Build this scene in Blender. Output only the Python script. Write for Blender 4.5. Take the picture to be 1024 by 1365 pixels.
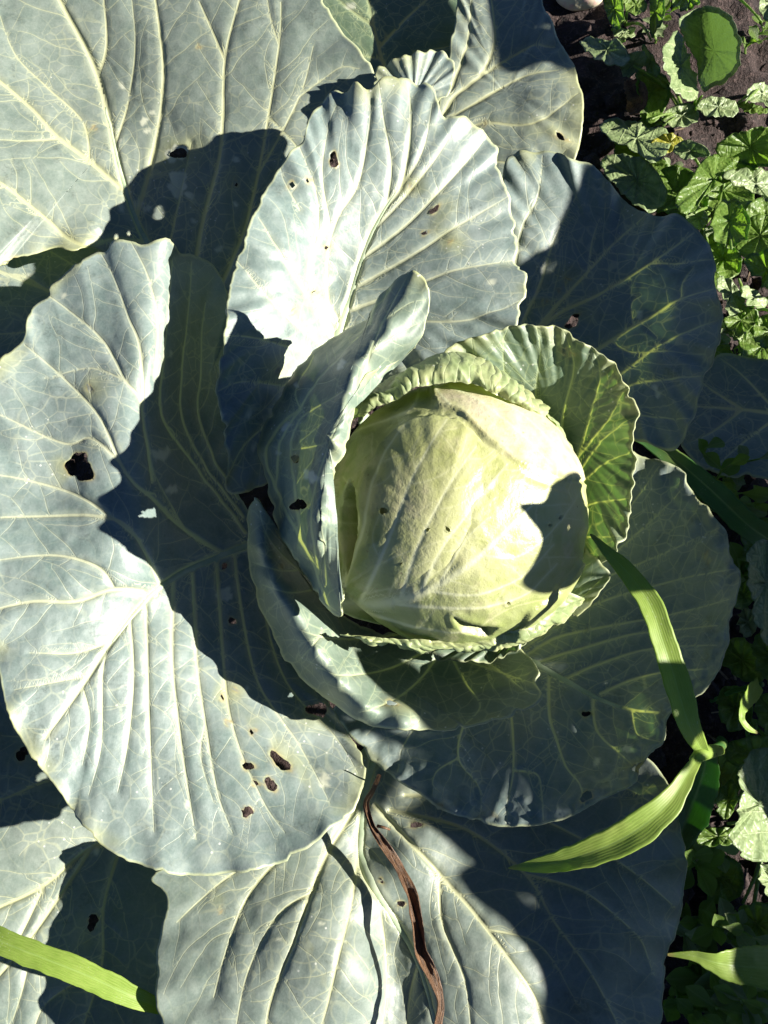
import bpy, math, random
import numpy as np
from mathutils import Vector

for o in list(bpy.data.objects):
    bpy.data.objects.remove(o)
scene = bpy.context.scene
COL = scene.collection
R = math.radians

# ------------------------------------------------------------------ camera
CAM = np.array([0.0, 0.0, 0.80]); TILT = R(20); F = 1071.0; W, H = 1024.0, 1365.0
cd = bpy.data.cameras.new('camera'); co = bpy.data.objects.new('camera', cd); COL.objects.link(co)
co.location = CAM; co.rotation_euler = (TILT, 0, 0)
cd.sensor_fit = 'VERTICAL'; cd.angle_y = 2 * math.atan(H / 2 / F)
cd.clip_start = 0.01; cd.clip_end = 500
scene.camera = co
scene.cycles.max_bounces = 6; scene.cycles.diffuse_bounces = 3; scene.cycles.glossy_bounces = 2; scene.cycles.transmission_bounces = 4
scene.render.resolution_x = 768; scene.render.resolution_y = 1024

# ------------------------------------------------------------------ sky and sun
SUN_EL, SUN_AZ = R(28), R(-8)            # azimuth measured from +X towards +Y
SUN = np.array([math.cos(SUN_EL) * math.cos(SUN_AZ), math.cos(SUN_EL) * math.sin(SUN_AZ), math.sin(SUN_EL)])
wd = bpy.data.worlds.new('World'); scene.world = wd; wd.use_nodes = True
wn = wd.node_tree.nodes; wn.clear()
sky = wn.new('ShaderNodeTexSky'); sky.sky_type = 'NISHITA'; sky.sun_disc = False
sky.altitude = 300; sky.air_density = 0.28; sky.dust_density = 0.05; sky.ozone_density = 4.0
sky.sun_elevation = SUN_EL; sky.sun_rotation = R(90) - SUN_AZ
bg = wn.new('ShaderNodeBackground'); bg.inputs[1].default_value = 0.05
wo = wn.new('ShaderNodeOutputWorld')
wd.node_tree.links.new(sky.outputs[0], bg.inputs[0]); wd.node_tree.links.new(bg.outputs[0], wo.inputs[0])
sl = bpy.data.lights.new('sun', 'SUN'); sl.energy = 5.0; sl.angle = R(0.53); sl.color = (1.0, 0.94, 0.84)
so = bpy.data.objects.new('sun', sl); COL.objects.link(so)
so.rotation_euler = Vector(SUN).to_track_quat('Z', 'Y').to_euler(); so.location = (2, 0, 2)
scene.view_settings.view_transform = 'Standard'; scene.view_settings.look = 'None'
scene.view_settings.exposure = 1.58; scene.view_settings.gamma = 1.0

# ------------------------------------------------------------------ geometry helpers
ct, st = math.cos(TILT), math.sin(TILT)
def ray(px, py):
    a = (np.asarray(px, float) - W / 2) / F; b = -(np.asarray(py, float) - H / 2) / F
    return np.stack([a, b * ct + st, b * st - ct], -1)
def at(px, py, z):                        # the place at height z that the photograph shows at (px, py)
    d = ray(px, py); t = (np.asarray(z, float) - CAM[2]) / d[..., 2]
    return CAM + d * t[..., None]
def project(p):
    q = p - CAM; y = q[..., 1] * ct + q[..., 2] * st; zc = -q[..., 1] * st + q[..., 2] * ct
    return W / 2 + F * q[..., 0] / -zc, H / 2 - F * y / -zc

def tps(xy, v, reg=1e-3):
    xy = np.asarray(xy, float) / 400.0; v = np.asarray(v, float); n = len(xy)
    def U(a, b):
        r2 = ((a[:, None, :] - b[None, :, :]) ** 2).sum(-1)
        return 0.5 * r2 * np.log(r2 + 1e-12)
    K = U(xy, xy) + reg * np.eye(n); P = np.hstack([np.ones((n, 1)), xy])
    A = np.block([[K, P], [P.T, np.zeros((3, 3))]])
    c = np.linalg.solve(A, np.concatenate([v, np.zeros(3)]))
    def f(q):
        q = np.asarray(q, float) / 400.0; out = np.empty(len(q))
        for i in range(0, len(q), 20000):
            s = q[i:i + 20000]; out[i:i + 20000] = U(s, xy) @ c[:n] + c[n] + s @ c[n + 1:]
        return out
    return f

def catmull(p, per=12, closed=False):
    p = np.asarray(p, float); n = len(p); out = []
    rng = range(n) if closed else range(n - 1)
    for i in rng:
        if closed: a, b, c, d = p[i - 1], p[i], p[(i + 1) % n], p[(i + 2) % n]
        else: a, b, c, d = p[max(i - 1, 0)], p[i], p[i + 1], p[min(i + 2, n - 1)]
        t = np.linspace(0, 1, per, endpoint=False)[:, None]
        out.append(0.5 * (2 * b + (c - a) * t + (2 * a - 5 * b + 4 * c - d) * t ** 2 + (3 * b - a - 3 * c + d) * t ** 3))
    if not closed: out.append(p[-1:])
    return np.vstack(out)
def resample(p, n, closed=False):
    q = np.vstack([p, p[:1]]) if closed else p
    s = np.concatenate([[0], np.cumsum(np.linalg.norm(np.diff(q[:, :2], axis=0), axis=1))])
    t = np.linspace(0, s[-1], n, endpoint=not closed)
    return np.stack([np.interp(t, s, q[:, k]) for k in range(q.shape[1])], -1), s[-1]

def hash2(i, j, seed):
    h = np.sin(i * 127.1 + j * 311.7 + seed * 74.7) * 43758.5453
    return h - np.floor(h)
def vnoise(x, y, seed=0.0):
    i, j = np.floor(x), np.floor(y); u, v = x - i, y - j
    u = u * u * (3 - 2 * u); v = v * v * (3 - 2 * v)
    a = hash2(i, j, seed); b = hash2(i + 1, j, seed); c = hash2(i, j + 1, seed); d = hash2(i + 1, j + 1, seed)
    return (a * (1 - u) + b * u) * (1 - v) + (c * (1 - u) + d * u) * v - 0.5
def fbm(x, y, seed=0.0, octs=3):
    return sum(vnoise(x * 2 ** k, y * 2 ** k, seed + k * 3.1) / 2 ** k for k in range(octs))

def new_mesh(name, verts, quads, mats, parent=None, tris=None, smooth=True, attrs=None, origin=(0, 0, 0)):
    verts = np.asarray(verts, float) - np.asarray(origin, float)
    me = bpy.data.meshes.new(name)
    q = np.asarray(quads, np.int32).reshape(-1, 4) if quads is not None and len(quads) else np.zeros((0, 4), np.int32)
    t = np.asarray(tris, np.int32).reshape(-1, 3) if tris is not None and len(tris) else np.zeros((0, 3), np.int32)
    me.vertices.add(len(verts)); me.vertices.foreach_set('co', verts.astype(np.float32).ravel())
    nl = len(q) * 4 + len(t) * 3
    me.loops.add(nl); me.loops.foreach_set('vertex_index', np.concatenate([q.ravel(), t.ravel()]))
    me.polygons.add(len(q) + len(t))
    me.polygons.foreach_set('loop_start', np.concatenate([np.arange(len(q)) * 4, len(q) * 4 + np.arange(len(t)) * 3]).astype(np.int32))
    me.update(calc_edges=True); me.validate()
    me.polygons.foreach_set('use_smooth', np.full(len(me.polygons), smooth))
    for k, v in (attrs or {}).items():
        v = np.asarray(v, np.float32)
        if v.ndim == 2:
            a = me.attributes.new(k, 'FLOAT_VECTOR', 'POINT'); a.data.foreach_set('vector', v.ravel())
        else:
            a = me.attributes.new(k, 'FLOAT', 'POINT'); a.data.foreach_set('value', v)
    for m in (mats if isinstance(mats, (list, tuple)) else [mats]): me.materials.append(m)
    ob = bpy.data.objects.new(name, me); COL.objects.link(ob)
    if parent is not None: ob.parent = parent
    return ob
def tag(o, label, cat, group=None):
    o['label'] = label; o['category'] = cat
    if group: o['group'] = group
    return o
def thing(name, label, cat, loc=(0, 0, 0), group=None):
    o = bpy.data.objects.new(name, None); COL.objects.link(o); o.location = loc; o.empty_display_size = 0.02
    return tag(o, label, cat, group)
def grid_quads(n, m, closed=False, off=0):           # n rows of m columns
    i = np.arange(n - 1)[:, None]; j = np.arange(m if closed else m - 1)[None, :]
    j2 = (j + 1) % m
    return (np.stack([i * m + j, i * m + j2, (i + 1) * m + j2, (i + 1) * m + j], -1) + off).reshape(-1, 4)

# ------------------------------------------------------------------ materials
class NT:
    def __init__(s, name):
        s.m = bpy.data.materials.new(name); s.m.use_nodes = True; s.t = s.m.node_tree; s.t.nodes.clear()
        s.out = s.n('ShaderNodeOutputMaterial')
    def n(s, kind, **kw):
        x = s.t.nodes.new(kind)
        for k, v in kw.items(): setattr(x, k, v)
        return x
    def put(s, sock, v):
        if isinstance(v, bpy.types.NodeSocket): s.t.links.new(v, sock)
        elif v is not None:
            if isinstance(v, (tuple, list)) and len(v) == 3 and sock.type == 'RGBA': v = (*v, 1)
            sock.default_value = v
    def math(s, op, a, b=None, c=None, clamp=False):
        x = s.n('ShaderNodeMath', operation=op, use_clamp=clamp)
        for i, v in enumerate((a, b, c)): s.put(x.inputs[i], v)
        return x.outputs[0]
    def ramp(s, v, lo, hi, a=0.0, b=1.0):                    # smooth step
        x = s.n('ShaderNodeMapRange', interpolation_type='SMOOTHSTEP')
        for i, q in enumerate((v, lo, hi, a, b)): s.put(x.inputs[i], q)
        return x.outputs[0]
    def mix(s, f, a, b, mode='MIX'):
        x = s.n('ShaderNodeMix', data_type='RGBA', blend_type=mode)
        s.put(x.inputs[0], f); s.put(x.inputs[6], a); s.put(x.inputs[7], b); return x.outputs[2]
    def noise(s, vec, scale, detail=3, rough=0.55, dist=0.0):
        x = s.n('ShaderNodeTexNoise'); s.put(x.inputs['Vector'], vec); x.inputs['Scale'].default_value = scale
        x.inputs['Detail'].default_value = detail; x.inputs['Roughness'].default_value = rough; x.inputs['Distortion'].default_value = dist
        return x.outputs
    def vor(s, vec, scale, feature='DISTANCE_TO_EDGE', rnd=1.0):
        x = s.n('ShaderNodeTexVoronoi', feature=feature); s.put(x.inputs['Vector'], vec)
        x.inputs['Scale'].default_value = scale; x.inputs['Randomness'].default_value = rnd
        return x.outputs
    def attr(s, name):
        return s.n('ShaderNodeAttribute', attribute_name=name).outputs
    def bump(s, h, strength, dist, normal=None):
        x = s.n('ShaderNodeBump'); s.put(x.inputs['Height'], h); x.inputs['Strength'].default_value = strength
        x.inputs['Distance'].default_value = dist
        if normal is not None: s.put(x.inputs['Normal'], normal)
        return x.outputs[0]
    def leafsurf(s, col, rough, spec, trans_col, trans, normal, coat=0.0):
        p = s.n('ShaderNodeBsdfPrincipled'); s.put(p.inputs['Base Color'], col); s.put(p.inputs['Roughness'], rough)
        s.put(p.inputs['Specular IOR Level'], spec); s.put(p.inputs['Normal'], normal)
        t = s.n('ShaderNodeBsdfTranslucent'); s.put(t.inputs[0], trans_col); s.put(t.inputs['Normal'], normal)
        x = s.n('ShaderNodeMixShader'); s.put(x.inputs[0], trans); s.t.links.new(p.outputs[0], x.inputs[1]); s.t.links.new(t.outputs[0], x.inputs[2])
        s.t.links.new(x.outputs[0], s.out.inputs[0]); return s.m

def cabbage_mat(name, dark, light, vein, trans_col, trans=0.22, veinmix=0.75, net=0.22, bloom=1.0, net_scale=70.0, tvein=(0.62, 0.72, 0.12)):
    s = NT(name); tc = s.n('ShaderNodeTexCoord').outputs['Object']
    wv = s.n('ShaderNodeVectorMath', operation='MULTIPLY_ADD'); s.put(wv.inputs[0], s.noise(tc, 40, 1)[1]); wv.inputs[1].default_value = (0.012,) * 3; s.put(wv.inputs[2], tc)
    vn = s.attr('vn'); sep = s.n('ShaderNodeSeparateXYZ'); s.put(sep.inputs[0], vn[1])
    vw = s.attr('vw')[2]; edge = s.attr('edge')[2]; scar = s.attr('scar')[2]; tone = s.attr('tone')[2]
    ln = s.math('SQRT', s.math('ADD', s.math('POWER', sep.outputs[0], 2.0), s.math('POWER', sep.outputs[1], 2.0)))
    d = s.math('MAXIMUM', ln, s.math('SUBTRACT', sep.outputs[2], 3.6))
    dw = s.math('DIVIDE', d, vw); pw = s.ramp(vw, 0.35, 2.2, 0.22, 1.0)
    vcore = s.math('MULTIPLY', s.ramp(dw, 1.3, 0.35), pw); halo = s.math('MULTIPLY', s.ramp(dw, 5.0, 0.6), pw)
    e1 = s.vor(wv.outputs[0], net_scale)[0]
    netm = s.math('MULTIPLY', s.ramp(e1, 0.06, 0.01), s.ramp(tone, 0.35, 0.7, 0.2, 1.0))
    mid = s.noise(tc, 75, 3, 0.65)[0]; grain = s.noise(tc, 480, 2, 0.7)[0]
    f = s.math('ADD', s.math('MULTIPLY', tone, 0.6), s.math('MULTIPLY', s.ramp(mid, 0.3, 0.72), 0.4))
    col = s.mix(f, dark, light)
    rub = s.math('MULTIPLY', s.ramp(s.noise(tc, 34, 4, 0.75)[0], 0.555, 0.65), s.ramp(grain, 0.42, 0.60))
    col = s.mix(s.math('MULTIPLY', rub, 0.6 * bloom), col, tuple(c * 0.4 for c in dark))
    col = s.mix(s.math('MULTIPLY', s.ramp(grain, 0.35, 0.75), 0.15), col, tuple(min(1, c * 1.5) for c in light))
    col = s.mix(s.math('MULTIPLY', halo, 0.20), col, vein)
    col = s.mix(s.math('MULTIPLY', netm, net), col, vein)
    col = s.mix(s.math('MULTIPLY', vcore, veinmix), col, vein)
    col = s.mix(s.ramp(edge, 5.0, 0.8, 0.0, 0.7), col, (0.46, 0.50, 0.27))
    col = s.mix(s.math('MULTIPLY', s.ramp(edge, 34.0, 3.0), s.ramp(tone, 0.5, 0.72, 0.0, 0.45)), col, (0.36, 0.37, 0.15))
    col = s.mix(s.math('MULTIPLY', s.attr('cork')[2], 0.8), col, (0.34, 0.27, 0.12))
    sp = s.vor(tc, 150, 'F1'); spm = s.math('MULTIPLY', s.ramp(sp[0], 0.15, 0.07), s.ramp(tone, 0.62, 0.72))
    col = s.mix(s.math('MULTIPLY', spm, 0.7), col, (0.66, 0.68, 0.62))
    col = s.mix(scar, col, (0.55, 0.58, 0.45))
    tcol = s.mix(s.math('MAXIMUM', vcore, s.math('MULTIPLY', netm, 0.4)), trans_col, tvein)
    h = s.math('ADD', s.math('MULTIPLY', vcore, 0.40), s.math('MULTIPLY', mid, 0.35))
    h = s.math('ADD', h, s.math('MULTIPLY', grain, 0.16))
    nb = s.bump(h, 0.5, 0.0016)
    rough = s.ramp(mid, 0.3, 0.7, 0.44, 0.60)
    return s.leafsurf(col, rough, 0.75, tcol, s.math('ADD', trans, s.math('MULTIPLY', vcore, 0.15)), nb)

M_OUTER = cabbage_mat('cabbage_outer_leaf', (0.122, 0.178, 0.165), (0.245, 0.295, 0.278), (0.58, 0.61, 0.42), (0.08, 0.16, 0.045), trans=0.18, veinmix=.85)
M_OLD = cabbage_mat('cabbage_old_leaf', (0.124, 0.170, 0.146), (0.238, 0.280, 0.244), (0.58, 0.60, 0.36), (0.10, 0.18, 0.035), trans=0.20, veinmix=.9)
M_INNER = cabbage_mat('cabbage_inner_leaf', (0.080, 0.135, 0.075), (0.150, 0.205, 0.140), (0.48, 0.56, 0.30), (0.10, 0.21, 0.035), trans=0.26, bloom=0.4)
M_CUP = cabbage_mat('cabbage_cup_leaf', (0.100, 0.150, 0.110), (0.195, 0.245, 0.195), (0.54, 0.60, 0.36), (0.08, 0.15, 0.03), trans=0.07, bloom=0.5)
M_FRILL = cabbage_mat('cabbage_wrapper_leaf', (0.22, 0.29, 0.11), (0.38, 0.45, 0.22), (0.60, 0.65, 0.40), (0.26, 0.38, 0.07), trans=0.24, bloom=0.2)

def head_mat():
    s = NT('cabbage_head'); tc = s.n('ShaderNodeTexCoord').outputs['Object']
    vn = s.attr('vn'); sep = s.n('ShaderNodeSeparateXYZ'); s.put(sep.inputs[0], vn[1]); vw = s.attr('vw')[2]; green = s.attr('green')[2]; scar = s.attr('scar')[2]
    ln = s.math('SQRT', s.math('ADD', s.math('POWER', sep.outputs[0], 2.0), s.math('POWER', sep.outputs[1], 2.0)))
    d = s.math('MAXIMUM', ln, s.math('SUBTRACT', sep.outputs[2], 3.6))
    v = s.ramp(s.math('DIVIDE', d, vw), 1.6, 0.1); halo = s.ramp(s.math('DIVIDE', d, vw), 5.0, 0.5)
    big = s.noise(tc, 14, 4, 0.6)[0]; mid = s.noise(tc, 75, 5, 0.7)[0]; grain = s.noise(tc, 500, 3, 0.7)[0]
    f = s.ramp(s.math('ADD', s.math('MULTIPLY', big, 0.6), s.math('MULTIPLY', mid, 0.4)), 0.32, 0.68)
    col = s.mix(f, (0.345, 0.375, 0.130), (0.49, 0.50, 0.26))
    col = s.mix(green, col, (0.17, 0.24, 0.065))
    col = s.mix(s.math('MULTIPLY', s.attr('cream')[2], s.ramp(mid, 0.3, 0.65, 0.45, 1.0)), col, (0.58, 0.50, 0.37))
    col = s.mix(s.math('MULTIPLY', s.ramp(s.noise(tc, 22, 4, 0.7)[0], 0.52, 0.70), 0.5), col, (0.55, 0.48, 0.32))
    pits = s.math('MULTIPLY', s.ramp(s.vor(tc, 130, 'F1')[0], 0.14, 0.07), s.ramp(s.noise(tc, 30, 2)[0], 0.5, 0.6))
    col = s.mix(s.math('MULTIPLY', pits, 0.7), col, (0.20, 0.15, 0.06))
    rub = s.math('MULTIPLY', s.ramp(s.noise(tc, 45, 5, 0.75)[0], 0.60, 0.70), s.ramp(grain, 0.4, 0.6))
    col = s.mix(s.math('MULTIPLY', rub, 0.55), col, (0.34, 0.29, 0.12))
    col = s.mix(s.math('MULTIPLY', halo, 0.22), col, (0.66, 0.66, 0.36))
    col = s.mix(s.math('MULTIPLY', s.math('MULTIPLY', v, s.ramp(vw, 0.4, 2.4, 0.15, 1.0)), 0.8), col, (0.68, 0.70, 0.44))
    col = s.mix(scar, col, (0.10, 0.075, 0.03))
    h = s.math('MULTIPLY', mid, 0.8)
    nb = s.bump(s.math('ADD', h, s.math('MULTIPLY', grain, .2)), 0.65, 0.0018)
    return s.leafsurf(col, s.ramp(mid, 0.3, 0.7, 0.30, 0.48), 0.65, (0.5, 0.55, 0.12), 0.10, nb)
M_HEAD = head_mat()

def rib_mat():
    s = NT('midrib'); tc = s.n('ShaderNodeTexCoord').outputs['Object']
    g = s.noise(tc, 90, 4, 0.6)[0]
    col = s.mix(s.ramp(g, 0.3, 0.7), (0.34, 0.43, 0.28), (0.48, 0.55, 0.40))
    return s.leafsurf(col, 0.45, 0.45, (0.5, 0.6, 0.2), 0.15, s.bump(g, 0.3, 0.0008))
M_RIB = rib_mat()

def blade_mat(name, a, b, tr, trans=0.42):
    s = NT(name); tc = s.n('ShaderNodeTexCoord').outputs['Object']
    u = s.attr('u')[2]; l = s.attr('l')[2]
    cv = s.n('ShaderNodeCombineXYZ'); s.put(cv.inputs[0], s.math('MULTIPLY', u, 16.0)); s.put(cv.inputs[1], s.math('MULTIPLY', l, 1.2))
    st_ = s.noise(cv.outputs[0], 2.0, 3, 0.6)[0]; g = s.noise(tc, 60, 4)[0]
    line = s.math('SINE', s.math('MULTIPLY', u, 70.0))
    rib = s.ramp(s.math('ABSOLUTE', s.math('SUBTRACT', u, 0.5)), 0.055, 0.01)
    col = s.mix(s.ramp(s.math('ADD', s.math('MULTIPLY', st_, 0.6), s.math('MULTIPLY', g, 0.4)), 0.35, 0.65), a, b)
    col = s.mix(s.math('MULTIPLY', rib, 0.45), col, (0.36, 0.50, 0.16))
    col = s.mix(s.math('MULTIPLY', s.ramp(line, 0.2, 0.9), 0.22), col, tuple(c * 0.6 for c in a))
    col = s.mix(s.math('MULTIPLY', s.ramp(l, 7.35, 7.95), 0.8), col, (0.36, 0.27, 0.11))
    col = s.mix(s.math('MULTIPLY', s.ramp(s.noise(tc, 22, 3)[0], 0.56, 0.70), 0.35), col, (0.34, 0.36, 0.10))
    sp = s.math('MULTIPLY', s.ramp(s.vor(tc, 420, 'F1')[0], 0.22, 0.1), s.ramp(s.noise(tc, 30, 2)[0], 0.58, 0.66))
    col = s.mix(s.math('MULTIPLY', sp, 0.7), col, (0.5, 0.55, 0.35))
    h = s.math('ADD', s.math('MULTIPLY', line, 0.10), s.math('MULTIPLY', st_, 0.3))
    return s.leafsurf(col, 0.42, 0.45, tr, trans, s.bump(h, 0.4, 0.0006))
M_BLADE = blade_mat('grass_blade', (0.22, 0.33, 0.055), (0.33, 0.44, 0.10), (0.45, 0.66, 0.06))
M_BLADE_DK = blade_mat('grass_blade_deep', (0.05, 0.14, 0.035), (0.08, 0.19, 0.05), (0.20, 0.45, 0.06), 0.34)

def dry_mat():
    s = NT('dried_leaf'); tc = s.n('ShaderNodeTexCoord').outputs['Object']; u = s.attr('u')[2]; l = s.attr('l')[2]
    cv = s.n('ShaderNodeCombineXYZ'); s.put(cv.inputs[0], s.math('MULTIPLY', u, 9.0)); s.put(cv.inputs[1], s.math('MULTIPLY', l, 1.0))
    g = s.noise(cv.outputs[0], 2.2, 4, 0.65)[0]; q = s.noise(tc, 120, 4, 0.7)[0]
    f = s.ramp(s.math('ADD', s.math('MULTIPLY', g, 0.7), s.math('MULTIPLY', q, 0.3)), 0.33, 0.68)
    col = s.mix(f, (0.045, 0.022, 0.012), (0.26, 0.145, 0.075))
    return s.leafsurf(col, 0.5, 0.4, (0.4, 0.16, 0.05), 0.12, s.bump(f, 0.8, 0.0014))
M_DRY = dry_mat()

# ------------------------------------------------------------------ veins
def poly_pts(poly, w0, w1, step=3.0):
    p = catmull(poly, 10) if len(poly) > 2 else np.asarray(poly, float)
    L = np.linalg.norm(np.diff(p, axis=0), axis=1).sum(); n = max(int(L / step), 3)
    q, _ = resample(p, n); return q, np.linspace(w0, w1, n)

def inside(poly, q):
    x, y = q[..., 0], q[..., 1]; r = np.zeros(x.shape, bool); n = len(poly)
    for i in range(n):
        x0, y0 = poly[i - 1]; x1, y1 = poly[i]
        c = ((y0 > y) != (y1 > y))
        if y1 != y0: r ^= c & (x < (x1 - x0) * (y - y0) / (y1 - y0) + x0)
    return r

def inside1(poly, p):
    a = np.roll(poly, 1, 0); c = (a[:, 1] > p[1]) != (poly[:, 1] > p[1]); a = a[c]; b = poly[c]
    return bool((p[0] < (b[:, 0] - a[:, 0]) * (p[1] - a[:, 1]) / (b[:, 1] - a[:, 1] + 1e-12) + a[:, 0]).sum() % 2)
def grow_veins(veins, outline, rng, spacing=34, minlen=14, gens=2):
    """branches leave each vein at an angle, bend forward and stop where they meet another vein"""
    segs = []; pts = np.zeros((0, 2))
    for v in veins:
        q, w = poly_pts(v[0], v[1], v[2]); segs.append((q, w)); pts = np.vstack([pts, q])
    src = list(segs)
    ol = outline[::max(1, len(outline) // 160)]
    for g in range(gens):
        new = []
        for q, w in src:
            L = len(q) * 3.0; k = int(L / (spacing * (1.0 if g == 0 else 0.8)))
            for j in range(k):
                for side in (-1, 1):
                    if rng.random() < 0.12: continue
                    i = int((j + rng.uniform(0.2, 0.95)) / max(k, 1) * (len(q) - 2)); i = min(max(i, 1), len(q) - 2)
                    t = q[i + 1] - q[i - 1]; t = t / (np.linalg.norm(t) + 1e-9)
                    a = side * rng.uniform(0.75, 1.15); ca, sa = math.cos(a), math.sin(a)
                    d = np.array([t[0] * ca - t[1] * sa, t[0] * sa + t[1] * ca]); p = q[i].copy(); path = [p.copy()]
                    maxn = int(rng.uniform(14, 40) if g == 0 else rng.uniform(6, 16)); ok = True
                    for n in range(maxn):
                        b = side * -0.02 + rng.gauss(0, 0.10); cb, sb = math.cos(b), math.sin(b)
                        d = np.array([d[0] * cb - d[1] * sb, d[0] * sb + d[1] * cb]); p = p + d * 5; path.append(p.copy())
                        if n > 1:
                            dd = ((pts - p) ** 2).sum(1)
                            if n > 2 and dd.min() < 30: path.append(pts[dd.argmin()].copy()); break
                        if ((ol - p) ** 2).sum(1).min() < 150: break
                    if len(path) * 5 < minlen or not inside1(ol, path[-1]): continue
                    wv = max(0.42, min(0.95, w[i] * 0.55)) if g == 0 else 0.5
                    qq, ww = poly_pts(path, wv, wv * 0.6); new.append((qq, ww)); pts = np.vstack([pts, qq])
        segs += new; src = new
    return segs

def nearest_vein(P, segs):
    from mathutils import kdtree
    A = []; B = []; WW = []
    for q, w in segs:
        A.append(q[:-1]); B.append(q[1:]); WW.append((w[:-1] + w[1:]) / 2)
    A = np.vstack(A); B = np.vstack(B); WW = np.concatenate(WW); Mid = (A + B) / 2
    n = len(P); cell = 26.0
    best = np.full(n, 1e9); vec = np.zeros((n, 2)); wid = np.ones(n)
    gi = np.floor(P / cell).astype(int); key = gi[:, 0] * 100000 + gi[:, 1]
    order = np.argsort(key, kind='stable'); ks = key[order]; cuts = np.flatnonzero(np.diff(ks)) + 1
    for grp in np.split(order, cuts):
        p = P[grp]; c = p.mean(0); m = np.abs(Mid - c).max(1) < 56
        if not m.any(): continue
        a, b, w = A[m], B[m], WW[m]; ab = b - a
        t = ((p[:, None] - a[None]) * ab[None]).sum(-1) / ((ab ** 2).sum(-1)[None] + 1e-9); t = np.clip(t, 0, 1)
        v = p[:, None] - (a[None] + t[..., None] * ab[None]); dd = np.sqrt((v ** 2).sum(-1))
        eff = dd - w[None] * 0.8; k = eff.argmin(1); r = np.arange(len(p))
        best[grp] = dd[r, k]; vec[grp] = v[r, k]; wid[grp] = w[k]
    far = best > 1e8; best[far] = 45; vec[far] = (45, 0)
    return vec, best, wid

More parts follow.
